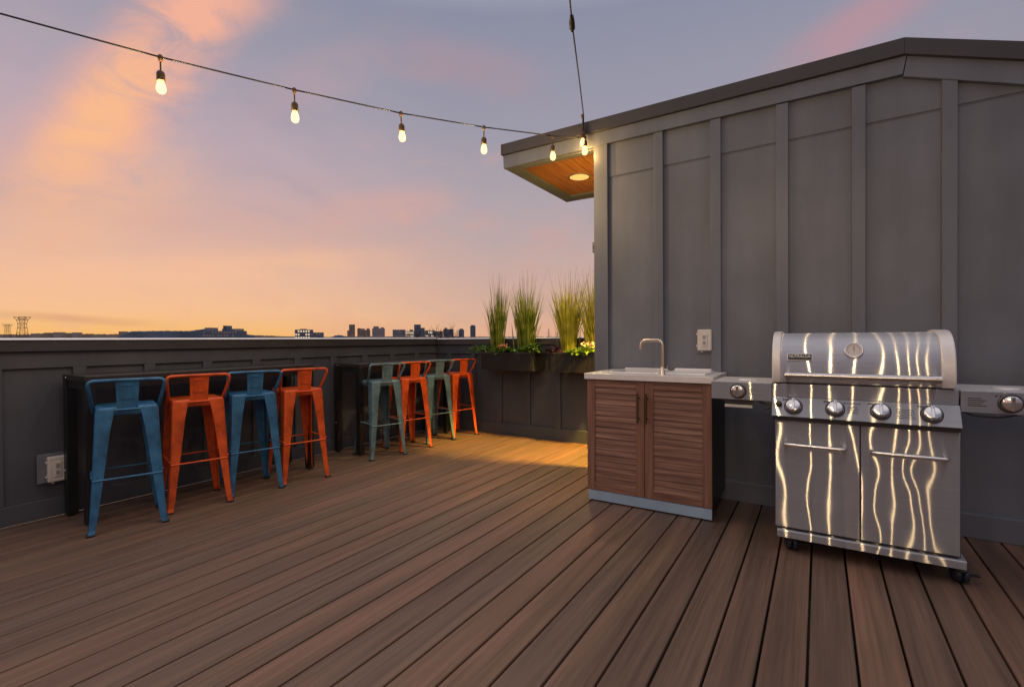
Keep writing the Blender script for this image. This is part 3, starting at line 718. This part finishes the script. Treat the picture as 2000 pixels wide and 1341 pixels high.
def leafmat(name, a, b_, c, rough=.5):
    m, nt, bs = mat(name); n = noise(nt, 11, 3)
    r = ramp(nt, n.outputs[0], [(.3, a), (.5, b_), (.7, c)]); nt.links.new(r.outputs[0], bs.inputs['Base Color']); bs.inputs['Roughness'].default_value = rough
    bs.inputs['Transmission Weight'].default_value = 0
    tr = N(nt, 'ShaderNodeBsdfTranslucent'); nt.links.new(r.outputs[0], tr.inputs[0])
    mx = N(nt, 'ShaderNodeMixShader'); mx.inputs[0].default_value = .35
    nt.links.new(bs.outputs[0], mx.inputs[1]); nt.links.new(tr.outputs[0], mx.inputs[2]); nt.links.new(mx.outputs[0], nt.nodes['Material Output'].inputs[0])
    return m
GRASS = leafmat('grass_blades', (.10,.15,.015), (.23,.29,.03), (.44,.45,.09))
GRASSY = leafmat('yellow_grass_blades', (.22,.24,.02), (.42,.41,.04), (.60,.55,.13))
SPIKE = leafmat('dry_seed_heads', (.12,.12,.05), (.20,.19,.08), (.30,.27,.13))
LEAFY = leafmat('bright_leaves', (.06,.14,.012), (.13,.24,.022), (.24,.36,.05))
FERN = leafmat('fern_fronds', (.03,.09,.015), (.07,.16,.02), (.16,.26,.04))
BURG = leafmat('burgundy_leaves', (.02,.008,.01), (.05,.015,.02), (.09,.03,.035))
PINK = leafmat('pink_petals', (.55,.12,.12), (.70,.22,.18), (.75,.36,.26))
CREAM = leafmat('pale_pink_petals', (.65,.42,.30), (.78,.55,.42), (.82,.68,.52))
STEMM = leafmat('green_stems', (.06,.09,.015), (.09,.13,.02), (.13,.17,.03))
def blade(q, base, dirn, L, w_, bend, n=6, droop=0):
    base = Vector(base); dh = Vector((dirn[0],dirn[1],0)); side = Vector((-dh.y,dh.x,0)).normalized() if dh.length > 1e-4 else Vector((1,0,0))
    tw = random.uniform(-1.2,1.2); side = Matrix.Rotation(tw, 3, 'Z') @ side
    vs = []
    for i in range(n+1):
        t = i/n; p = base+Vector((0,0,1))*L*(t-droop*t*t*t)+dh*L*(bend*t+.6*bend*t*t)
        ww = w_*(1-t**2.2)+.0004
        vs += [p-side*ww, p+Vector((dh.x,dh.y,0))*ww*.5, p+side*ww]
    fs = []
    for i in range(n):
        a = i*3; fs += [(a,a+1,a+4,a+3),(a+1,a+2,a+5,a+4)]
    q.add(vs, fs, True)
def grass(label, x, y, z, H, n, spread, m, lean=0, seed=1):
    random.seed(seed); t = thing('ornamental_grass', label, 'grass plant', (x,y,z), 'tall grasses in the planter boxes')
    q = MB()
    for i in range(n):
        a = random.uniform(0,2*PI); rr = abs(random.gauss(0,.5))*.05
        L = H*random.choice([random.uniform(.35,.62), random.uniform(.55,.86), random.uniform(.5,.8)])
        bd = random.uniform(.0,spread)*(1 if random.random() < .8 else 1.6)
        blade(q, (x+math.cos(a)*rr*1.6, y+math.sin(a)*rr*.8, z), (math.cos(a)+lean, math.sin(a)*.7), L, random.uniform(.0045,.0088), bd*.62, droop=random.uniform(0,.07))
    q.build('blades', m, t)
    q = MB()
    for i in range(int(n*.16)):
        a = random.uniform(0,2*PI); L = H*random.uniform(.78,1.03); bd = random.uniform(0,spread)*.55
        blade(q, (x+math.cos(a)*.03, y+math.sin(a)*.02, z), (math.cos(a)+lean, math.sin(a)*.7), L, .0020, bd, 8)
    q.build('seed_stalks', SPIKE, t)
ZS = .962
grass('slender green grass clump at the left end of the left planter, the thinnest', -3.165, 4.73, ZS, .95, 200, .19, GRASS, -.05, 3)
grass('tall full green grass clump at the right half of the left planter', -2.79, 4.73, ZS, .92, 350, .27, GRASS, .10, 4)
grass('dense yellow grass clump at the left half of the right planter', -2.26, 4.73, ZS, .92, 380, .30, GRASSY, .05, 5)
grass('green yellow grass clump right against the corner of the rooftop house', -1.96, 4.74, ZS, .95, 310, .28, GRASSY, -.08, 6)
def leafy(name, label, cat, x, y, z, n, rad, hgt, lw, ll, m, seed, flowers=None, fm=None, fh=.08):
    random.seed(seed); t = thing(name, label, cat, (x,y,z))
    q = MB(); st = MB()
    for i in range(n):
        a = random.uniform(0,2*PI); r0 = rad*math.sqrt(random.random()); hz = hgt*random.uniform(.25,1)*(1-.35*(r0/rad)**2)
        p = Vector((x+math.cos(a)*r0*1.15, y+math.sin(a)*r0*.75, z+hz))
        dv = Vector((math.cos(a)+random.uniform(-.5,.5), math.sin(a)+random.uniform(-.5,.5), random.uniform(-.35,.7))).normalized(); sv = dv.cross(Vector((0,0,1))).normalized(); nv = sv.cross(dv)
        L, W = ll*random.uniform(.7,1.45), lw*random.uniform(.8,1.5)
        vs = [p, p+dv*L*.35+sv*W+nv*W*.3, p+dv*L*.75+sv*W*.75+nv*W*.15-Vector((0,0,L*.06)), p+dv*L-Vector((0,0,L*.18)), p+dv*L*.75-sv*W*.75+nv*W*.15-Vector((0,0,L*.06)), p+dv*L*.35-sv*W+nv*W*.3, p+dv*L*.5]
        q.add(vs, [(0,1,6),(1,2,6),(2,3,6),(3,4,6),(4,5,6),(5,0,6)], True)
        if i % 4 == 0: st.tube([(x+math.cos(a)*r0*.4, y+math.sin(a)*r0*.3, z), p], .0018, 5)
    q.build('leaves', m, t); st.build('stems', STEMM, t)
    if flowers:
        q = MB()
        for i in range(flowers):
            a = random.uniform(0,2*PI); r0 = rad*.85*math.sqrt(random.random()); p = Vector((x+math.cos(a)*r0, y+math.sin(a)*r0*.7, z+hgt*.75+random.uniform(0,fh)))
            ax = Vector((random.uniform(-.5,.5), random.uniform(-1,-.1), random.uniform(.2,1))).normalized(); u = ax.orthogonal().normalized(); w_ = ax.cross(u)
            for k_ in range(5):
                an = 2*PI*k_/5+random.random(); dv = u*math.cos(an)+w_*math.sin(an); sv = dv.cross(ax); S_ = random.uniform(.008,.012)
                q.add([p, p+dv*S_*.6+sv*S_*.45+ax*.002, p+dv*S_*1.15+ax*.004, p+dv*S_*.6-sv*S_*.45+ax*.002], [(0,1,2,3)])
        q.build('flowers', fm, t)
leafy('fern', 'dark green fern spilling over the left end of the left planter', 'fern', -3.37, 4.70, ZS, 150, .085, .10, .007, .085, FERN, 11)
leafy('flowering_plant', 'pink flowers with green leaves between the two grass clumps of the left planter', 'flowering plant', -3.06, 4.67, ZS, 110, .075, .09, .015, .045, LEAFY, 12, 26, PINK, .05)
leafy('bedding_plant', 'broad green leafed plant at the middle of the left planter front', 'leafy plant', -2.93, 4.66, ZS, 70, .07, .06, .022, .06, FERN, 13)
leafy('bedding_plant', 'yellow green leafy plant at the right end of the left planter', 'leafy plant', -2.68, 4.66, ZS, 170, .085, .13, .013, .040, LEAFY, 14)
leafy('bedding_plant', 'dark burgundy leafed plant at the left end of the right planter', 'leafy plant', -2.395, 4.68, ZS, 60, .06, .09, .020, .055, BURG, 15)
leafy('bedding_plant', 'large leafed lime green plant under the yellow grass of the right planter', 'leafy plant', -2.13, 4.65, ZS, 70, .085, .06, .026, .065, LEAFY, 16)
leafy('flowering_plant', 'pale pink flowers and lime leaves beside the corner of the rooftop house', 'flowering plant', -2.00, 4.66, ZS, 120, .10, .10, .016, .045, LEAFY, 17, 60, CREAM, .06)

# ------------------------------------------------------------------ the city beyond
exec_city = True
def cpaint(name, c): return paint(name, c, .8, .15, .4, 0)
NAVY = cpaint('hazed_navy_facade', (.14,.18,.24)); TAN = cpaint('tan_facade', (.36,.27,.20)); GREYB = cpaint('hazed_grey_facade', (.26,.275,.31)); HILL = paint('dusk_hills', (.26,.18,.135), .95, .25, .05, 0)  # air haze put into these far colours by lightening them
PALE = cpaint('pale_facade', (.42,.36,.32)); GLASSM = paint('facade_glass', (.10,.13,.17), .2, .2, .3, 0); RUST = paint('lattice_steel', (.09,.05,.02), .7, .1, 1, 0)
LITW = emit('lit_window', (1,.80,.52), .55)
WOODLAND = paint('woodland', (.085,.112,.155), .95, .35, .05, 0)  # lightened towards blue-grey, haze over far trees kept in the colour
BARK = paint('bark', (.045,.032,.026), .9, .2, 4, .2)
def ridge(name, pts, dist, depth, m, rough, seed, label=None, kind=None, cat=None):
    """low landform or tree mass: pts (px, py) tops, as solid with depth and a broken outline"""
    random.seed(seed); rows = []
    for i in range(len(pts)-1):
        (x0,y0),(x1,y1) = pts[i], pts[i+1]; n = max(2, int((x1-x0)/2.2))
        for j in range(n): t = j/n; rows.append((x0+(x1-x0)*t, y0+(y1-y0)*t+random.uniform(-rough,rough)))
    q = MB(); vs = []
    for px, py in rows:
        zt = up_z(py, px, dist)
        for f, s_ in ((.995,0),(1.0,.93),(1+depth*.35,1.0),(1+depth,.9),(1+depth*1.4,0)):
            z = -10+(zt+10)*s_ + (random.uniform(-rough,rough)*.4*dist/FPX if 0 < s_ < 1 else 0)
            v = far(px, dist*f); vs.append((v.x, v.y, z))
    n = 5; fs = [(i*n+k, i*n+k+1, (i+1)*n+k+1, (i+1)*n+k) for i in range(len(rows)-1) for k in range(n-1)]
    q.add(vs, fs, True); q.add(vs[:n], [tuple(range(n))]); q.add(vs[-n:], [tuple(range(n))])
    o = q.build(name, m); tag(o, label, cat, None, kind); return o
ridge('hills', [(-60,652),(60,651),(80,649),(140,650),(210,651),(260,650),(300,652)], 900, .25, HILL, .8, 21, kind='structure')
ridge('hills', [(440,651),(470,652),(500,653),(560,656),(640,657),(700,656),(940,657),(1100,657)], 1000, .25, HILL, .6, 22, kind='structure')
ridge('woodland', [(228,656),(238,652),(250,647),(262,645),(300,644.5),(366,644.5),(380,643.5),(397,640.0),(401,640.5),(403,652)], 420, .2, WOODLAND, .7, 23, kind='stuff')
ridge('woodland', [(464,650),(472,650),(484,652),(500,653.5)], 430, .2, WOODLAND, .6, 24, kind='stuff')
ridge('woodland', [(648,657),(655,654),(664,653),(671,655),(680,656.5)], 600, .2, WOODLAND, .4, 25, kind='stuff')
FW = R @ Vector((0,0,-1)); FW.z = 0; FW.normalize(); RT = Vector((FW.y,-FW.x,0))
def block(name, label, cat, x0, x1, ytop, dist, m, group=None, windows=None, roof=None, steps=(), dep=.5, kids=True):
    """one far building: body, stepped tops, window rows"""
    a, b_ = far(x0, dist), far(x1, dist); c = (a+b_)/2; wd = (b_-a).length; u = (b_-a).normalized(); v = Vector((-u.y,u.x,0)); v = v if v.dot(FW) > 0 else -v
    t = thing(name, label, cat, (c.x,c.y,-10), group); zt = up_z(ytop, (x0+x1)/2, dist); dp = max(8, wd*dep)
    q = MB(); q.obox(Vector((c.x,c.y,(zt-10)/2))+v*dp/2, u*wd/2, v*dp/2, Vector((0,0,(zt+10)/2))); q.build('wall', m, t)
    for sx0, sx1, sy, sm in steps:
        aa, bb = far(sx0, dist), far(sx1, dist); cc_ = (aa+bb)/2; z2 = up_z(sy, (sx0+sx1)/2, dist)
        lo = zt+.01 if z2 > zt else -10
        q = MB(); q.obox(Vector((cc_.x,cc_.y,(z2+lo)/2))+v*dp*.45, (bb-aa)/2, v*dp*.3, Vector((0,0,(z2-lo)/2))); q.build('roof_block', sm, t)
    if windows:
        rows, cols, wm = windows; zlo = max(-8, up_z(659, (x0+x1)/2, dist)-2)
        q = MB(); H = zt-zlo
        for i in range(rows):
            for j in range(cols):
                if random.random() < .16: continue
                q.obox(Vector((c.x,c.y,zlo+H*(i+.5)/rows))+u*wd*((j+.5)/cols-.5)-v*.06, u*wd/cols*.30, v*.05, Vector((0,0,H/rows*.30)))
        q.build('windows', wm, t)
    return t
random.seed(5)
block('apartment_block', 'dark low apartment building with rows of windows beyond the wooded rise on the left', 'building', 396, 464, 646, 380, NAVY, windows=(3,12,PALE), steps=[(397,411,639.5,GREYB),(431,446,641.5,NAVY),(433,435,635.5,NAVY),(437,439,635.5,NAVY),(455,463,641.5,PALE)])
block('office_block', 'dark blue stepped office block standing alone left of the towers', 'building', 576, 606, 643.5, 520, NAVY, windows=(3,6,LITW), steps=[(585,595,642,NAVY)])
block('office_block', 'low dark annex at the right end of the lone blue office block', 'building', 606.5, 627, 649, 520, NAVY, windows=(2,4,PALE))
TW = 'towers on the skyline'
block('tower_block', 'pale thin tower with an open top frame, leftmost of the skyline towers', 'building', 682, 692, 633.5, 1500, TAN, TW, (6,3,GLASSM), steps=[(678,682,645,TAN)])
block('tower_block', 'tan mid-height tower just right of the pale thin tower', 'building', 698, 711, 641.5, 1500, TAN, TW, (4,4,GLASSM), steps=[(699,703,640.5,TAN)])
block('tower_block', 'small tan block leaning against the broad grey tower', 'building', 713, 722, 644, 1500, TAN, TW, (3,3,GLASSM), steps=[(716,721,641,TAN)])
block('tower_block', 'broad grey tower with a stepped top in the middle of the skyline', 'building', 727, 749, 641, 1450, GREYB, TW, (5,7,PALE), steps=[(729,738,637,GREYB),(743,748,639,TAN)])
block('tower_block', 'long flat grey office building left of the bare tree', 'building', 767, 790, 643.5, 1200, GREYB, TW, (3,8,GLASSM))
block('tower_block', 'low grey building with lit windows beside the dark stepped tower', 'building', 793, 808, 646.5, 1150, GREYB, TW, (2,8,LITW), steps=[(800,806,643.5,NAVY)])
block('tower_block', 'dark stepped tower, tallest one left of the bare tree', 'building', 809, 821, 633.5, 1200, NAVY, TW, (5,4,GLASSM), steps=[(821,829,640,NAVY)])
block('tower_block', 'low navy office building directly behind the bare tree', 'building', 830, 848, 645, 1150, NAVY, TW, (2,6,LITW))
block('tower_block', 'small grey block right of the bare tree trunk', 'building', 849, 864, 646.5, 1150, GREYB, TW, (2,5,PALE))
block('tower_block', 'dark navy block with a jagged roof right of the bare tree', 'building', 866, 885, 642.5, 1150, NAVY, TW, (3,6,GLASSM), steps=[(868,873,640,NAVY)])
block('tower_block', 'small round-topped blue tower left of the last tall tower', 'building', 896, 906, 643.5, 1100, NAVY, TW, (3,3,GLASSM), steps=[(898,904,641.5,NAVY)])
block('tower_block', 'tall narrow blue tower at the right end of the skyline', 'building', 918.5, 928.5, 636.5, 1100, NAVY, TW, (6,3,GLASSM), steps=[(920,927,634.5,NAVY)])
random.seed(9)
for i, (x0, x1, y) in enumerate([(60,70,651),(86,97,649.5),(104,120,648.5),(127,133,650),(141,153,649),(160,168,652),(182,196,652.5),(232,243,647)]):
    labs = ['tiny pale house right beside the lattice pylon','pale house on the hills, first one past the pylon gap','widest pale house on the left hills','small narrow house between two wide ones on the hills','pale house midway along the left hills','low house on the hill where its crest dips','last low house before the dark woodland','lone house roof just above the start of the dark woodland']
    block('hill_house', labs[i], 'house', x0, x1, y, 820, (PALE, TAN)[i%2], 'houses on the left hills')
def bars(q, P_, pairs, r):
    for a, b_ in pairs: q.tube([P_[a], P_[b_]], r, 4, cap=False)
def pylon(label, px, ytop, hw, dist, sc):
    c = far(px, dist); zt = up_z(ytop, px, dist); t = thing('lattice_pylon', label, 'pylon', (c.x,c.y,-10), 'lattice pylons on the left horizon')
    u = (far(px+10,dist)-far(px-10,dist)).normalized(); v = Vector((-u.y,u.x,0)); W = hw*dist/FPX; q = MB(); r = .16*sc
    lev = [(-10,.85),(zt-W*2.35,.62),(zt-W*1.55,.50),(zt-W*.95,.48),(zt-W*.40,.62),(zt,.95)]
    for sy in (-1,1):
        for (z0,w0),(z1,w1) in zip(lev, lev[1:]):
            for sx in (-1,1):
                a = Vector((c.x,c.y,z0))+u*sx*w0*W+v*sy*w0*W*.35; b_ = Vector((c.x,c.y,z1))+u*sx*w1*W+v*sy*w1*W*.35
                b2 = Vector((c.x,c.y,z1))-u*sx*w1*W+v*sy*w1*W*.35
                q.tube([a,b_], r, 4, cap=False); q.tube([a,b2], r*.7, 4, cap=False)
                if sx > 0: q.tube([b_,b2], r*.8, 4, cap=False)
        for sx in (-1,1):
            a = Vector((c.x,c.y,zt-W*.40))+u*sx*.2*W; b_ = Vector((c.x,c.y,zt))+u*sx*.45*W; q.tube([a,b_], r*.8, 4, cap=False); q.tube([b_, Vector((c.x,c.y,zt-W*.35))+u*sx*.60*W], r*.7, 4, cap=False)
    q.build('mast', RUST, t)
pylon('large brown lattice power pylon on the left horizon', 44, 619, 13.5, 420, 1.0)
pylon('faint smaller lattice pylon at the far left edge of the horizon', 15, 633, 8.5, 800, 1.1)
def bare_tree(label, px, ytop, dist, spread, seed):
    random.seed(seed); c = far(px, dist); zt = up_z(ytop, px, dist); t = thing('bare_tree', label, 'tree', (c.x,c.y,-10)); H = zt+10
    q = MB(); q.tube([(c.x,c.y,-10),(c.x,c.y,-10+H*.5)], [H*.020,H*.014], 7); q.build('trunk', BARK, t)
    q = MB()
    def grow(p, dv, L, r, lev):
        e = p+dv*L; q.tube([p, (p+e)/2+Vector((random.uniform(-.03,.03)*L,random.uniform(-.03,.03)*L,0)), e], [r,r*.8,r*.55], 4, cap=False)
        if lev:
            for k_ in range(random.choice([2,3])):
                ax = Vector((random.uniform(-1,1),random.uniform(-1,1),random.uniform(-.2,.5))).normalized()
                grow(p+dv*L*random.uniform(.55,1), (dv+ax*spread+Vector((0,0,.15))).normalized(), L*random.uniform(.55,.8), r*.6, lev-1)
    for k_ in range(5):
        a = k_/5*2*PI; grow(Vector((c.x,c.y,-10+H*random.uniform(.38,.5))), Vector((math.cos(a)*.6,math.sin(a)*.6,1)).normalized(), H*.22, H*.009, 4)
    q.build('crown', BARK, t)
bare_tree('leafless tree rising above the skyline towers', 851, 620, 150, .62, 31)
bare_tree('thin leafless tree behind the middle of the skyline', 800, 637, 190, .6, 33)
bare_tree('leafless tree just left of the small round-topped tower', 884, 634, 170, .6, 35)
def conifer(label, px, ytop, dist, seed):
    random.seed(seed); c = far(px, dist); zt = up_z(ytop, px, dist); t = thing('conifer_tree', label, 'tree', (c.x,c.y,-10)); H = zt+10
    q = MB(); q.tube([(c.x,c.y,-10),(c.x,c.y,zt)], [H*.014,H*.002], 6); q.build('trunk', BARK, t)
    q = MB()
    for i in range(420):
        f = random.uniform(.15,1)**.8; z = -10+H*f; a = random.uniform(0,2*PI); L = H*.22*(1.03-f)*random.uniform(.6,1.1)+.1; p = Vector((c.x,c.y,z)); dv = Vector((math.cos(a),math.sin(a),random.uniform(-.15,.30)))
        blade(q, p, (0,0), .01, .001, 0, 1)
        sv = dv.cross(Vector((0,0,1))).normalized(); W = L*.13
        for k_ in range(4):
            b0 = p+dv*L*(k_/4); q.add([b0, b0+dv*L*.22+sv*W+Vector((0,0,.1*W)), b0+dv*L*.42, b0+dv*L*.22-sv*W-Vector((0,0,.2*W))], [(0,1,2,3)])
    q.build('crown', WOODLAND, t)
conifer('dark conifer top showing between the two planters above the rear parapet', 1072, 641, 60, 41)
conifer('dark conifer tip low behind the gap left of the yellow grass', 1088, 648, 66, 42)

# ------------------------------------------------------------------ dusk sky
wd = bpy.data.worlds.new('World'); bpy.context.scene.world = wd; wd.use_nodes = True
nt = wd.node_tree; bg = nt.nodes['Background']
tc = nt.nodes.new('ShaderNodeTexCoord'); DIR = tc.outputs['Generated']
def VM(op, a, b_):
    n = N(nt, 'ShaderNodeVectorMath', operation=op)
    for i, v in enumerate((a, b_)):
        if isinstance(v, (tuple, Vector)): n.inputs[i].default_value = tuple(v)
        else: nt.links.new(v, n.inputs[i])
    return n.outputs['Value'] if op == 'DOT_PRODUCT' else n.outputs[0]
def M(op, a, b_=0.0, clamp=False):
    n = N(nt, 'ShaderNodeMath', operation=op); n.use_clamp = clamp
    for i, v in enumerate((a, b_)):
        if isinstance(v, (int, float)): n.inputs[i].default_value = v
        else: nt.links.new(v, n.inputs[i])
    return n.outputs[0]
def SS(x, a, b_):
    n = N(nt, 'ShaderNodeMapRange', interpolation_type='SMOOTHSTEP'); nt.links.new(x, n.inputs[0]); n.inputs[1].default_value = a; n.inputs[2].default_value = b_; return n.outputs[0]
def MIX(f, a, b_):
    n = N(nt, 'ShaderNodeMix', data_type='RGBA')
    for i, v in ((0,f),(6,a),(7,b_)):
        if isinstance(v, (int,float)): n.inputs[i].default_value = v
        elif isinstance(v, tuple): n.inputs[i].default_value = (*v,1)
        else: nt.links.new(v, n.inputs[i])
    return n.outputs[2]
def CL(t): return [((p+.05)/1.05, lin(c)) for p, c in t]
sepn = nt.nodes.new('ShaderNodeSeparateXYZ'); nt.links.new(DIR, sepn.inputs[0]); z = sepn.outputs[2]
zf = M('DIVIDE', M('ADD', z, .05), 1.05)
SUN = Vector((-.985,.17,0)).normalized()
sdot = VM('DOT_PRODUCT', DIR, SUN)
west = ramp(nt, zf, CL([(-.05,(214,150,86)),(.012,(247,188,112)),(.05,(247,193,145)),(.12,(237,187,158)),(.20,(214,174,164)),(.32,(194,170,178)),(.46,(168,159,174)),(.60,(146,146,164)),(.72,(172,170,180)),(1,(180,178,188))])).outputs[0]
east = ramp(nt, zf, CL([(-.05,(190,140,110)),(.012,(226,174,144)),(.06,(214,174,154)),(.14,(200,170,162)),(.26,(178,164,170)),(.40,(157,154,169)),(.55,(140,143,163)),(.70,(205,200,208)),(1,(232,226,232))])).outputs[0]
back = ramp(nt, zf, CL([(-.05,(112,102,100)),(.03,(118,108,112)),(.15,(128,116,124)),(.35,(128,126,142)),(.6,(122,128,150)),(.70,(205,200,208)),(1,(232,226,232))])).outputs[0]
col = MIX(SS(sdot, .66, 1.0), east, west)
col = MIX(SS(sdot, .10, -.55), col, back)
# clouds
mp = nt.nodes.new('ShaderNodeMapping'); nt.links.new(DIR, mp.inputs[0]); mp.inputs['Scale'].default_value = (1.1,1.1,2.4); mp.inputs['Rotation'].default_value = (.3,.5,.4)
n1 = N(nt, 'ShaderNodeTexNoise', Scale=2.1, Detail=7, Roughness=.56, Distortion=.5); nt.links.new(mp.outputs[0], n1.inputs['Vector'])
n2 = N(nt, 'ShaderNodeTexNoise', Scale=7, Detail=6, Roughness=.6, Distortion=.6); nt.links.new(mp.outputs[0], n2.inputs['Vector'])
soft = M('ADD', M('MULTIPLY', n1.outputs[0], .72), M('MULTIPLY', n2.outputs[0], .28))
n3 = N(nt, 'ShaderNodeTexNoise', Scale=9, Detail=8, Roughness=.62, Distortion=1.2); mp3 = nt.nodes.new('ShaderNodeMapping'); mp3.inputs['Rotation'].default_value = (.2,.75,.3); mp3.inputs['Scale'].default_value = (.45,1.0,2.2); nt.links.new(DIR, mp3.inputs[0]); nt.links.new(mp3.outputs[0], n3.inputs['Vector'])
wisp = M('ADD', M('MULTIPLY', soft, .5), M('MULTIPLY', n3.outputs[0], .5))
pinkc = MIX(SS(sdot, .2, .9), lin((190,146,154)), lin((226,170,150)))
col = MIX(M('MULTIPLY', M('MULTIPLY', SS(soft, .50, .66), SS(z, .62, .18)), .55), col, pinkc)
col = MIX(M('MULTIPLY', SS(soft, .50, .36), .25), col, lin((148,147,164)))
def pdir(px, py): return (R @ Vector(((px-PC[0])/FPX, -(py-PC[1])/FPX, -1))).normalized()
def streak(pa, pb, width, strength, color, nse, ends=.10):
    """a long thin lit cloud lying along the arc from bearing pa to pb"""
    a, b_ = pdir(*pa), pdir(*pb); n = a.cross(b_).normalized(); mid = (a+b_).normalized(); tang = n.cross(mid).normalized()
    half = math.acos(max(-1,min(1,a.dot(b_))))/2
    wob = M('MULTIPLY', M('SUBTRACT', soft, .5), width*1.1)
    dd = M('ABSOLUTE', M('ADD', VM('DOT_PRODUCT', DIR, n), wob))
    al = M('ABSOLUTE', VM('DOT_PRODUCT', DIR, tang))
    m_ = M('MULTIPLY', SS(dd, width, width*.12), SS(al, math.sin(half)+ends, math.sin(half)*.45))
    m_ = M('MULTIPLY', m_, SS(VM('DOT_PRODUCT', DIR, mid), .2, .5))
    m_ = M('MULTIPLY', M('MULTIPLY', m_, SS(wisp, .26, .56)), strength, True)
    return m_
for pa, pb, wdt, st, c_ in [((480,-80),(110,345),.088,1.1,(242,177,153)),((270,150),(115,325),.055,.85,(250,189,140)),((60,440),(330,330),.10,.45,(246,188,146)),((1830,-60),(1560,130),.055,.6,(196,144,150)),((1000,150),(820,110),.06,.5,(176,146,158)),((820,395),(660,420),.05,.5,(220,168,156)),((700,120),(520,210),.06,.35,(196,160,164)),((-100,560),(760,505),.040,.5,(248,192,152)),((60,617),(220,628),.010,.35,(196,140,110)),((-300,250),(-900,420),.12,.9,(250,180,120))]:
    col = MIX(streak(pa, pb, wdt, st, c_, soft), col, lin(c_))
nt.links.new(col, bg.inputs['Color']); bg.inputs['Strength'].default_value = 1.0

# the last low sun glow from the left
sun = light('sun', 'SUN', (-30,5,10), .25, (1,.62,.36), angle=math.radians(25))
sun.rotation_euler = (Vector((0,0,0))-Vector((-.94,.20,.20))).to_track_quat('-Z','Y').to_euler()

sc = bpy.context.scene
sc.render.engine = 'CYCLES'; sc.cycles.use_denoising = True; sc.cycles.use_light_tree = False
sc.cycles.max_bounces = 8; sc.cycles.glossy_bounces = 4; sc.cycles.diffuse_bounces = 4; sc.cycles.sample_clamp_indirect = 6
sc.view_settings.view_transform = 'Standard'; sc.view_settings.look = 'None'; sc.view_settings.exposure = 0; sc.view_settings.gamma = 1
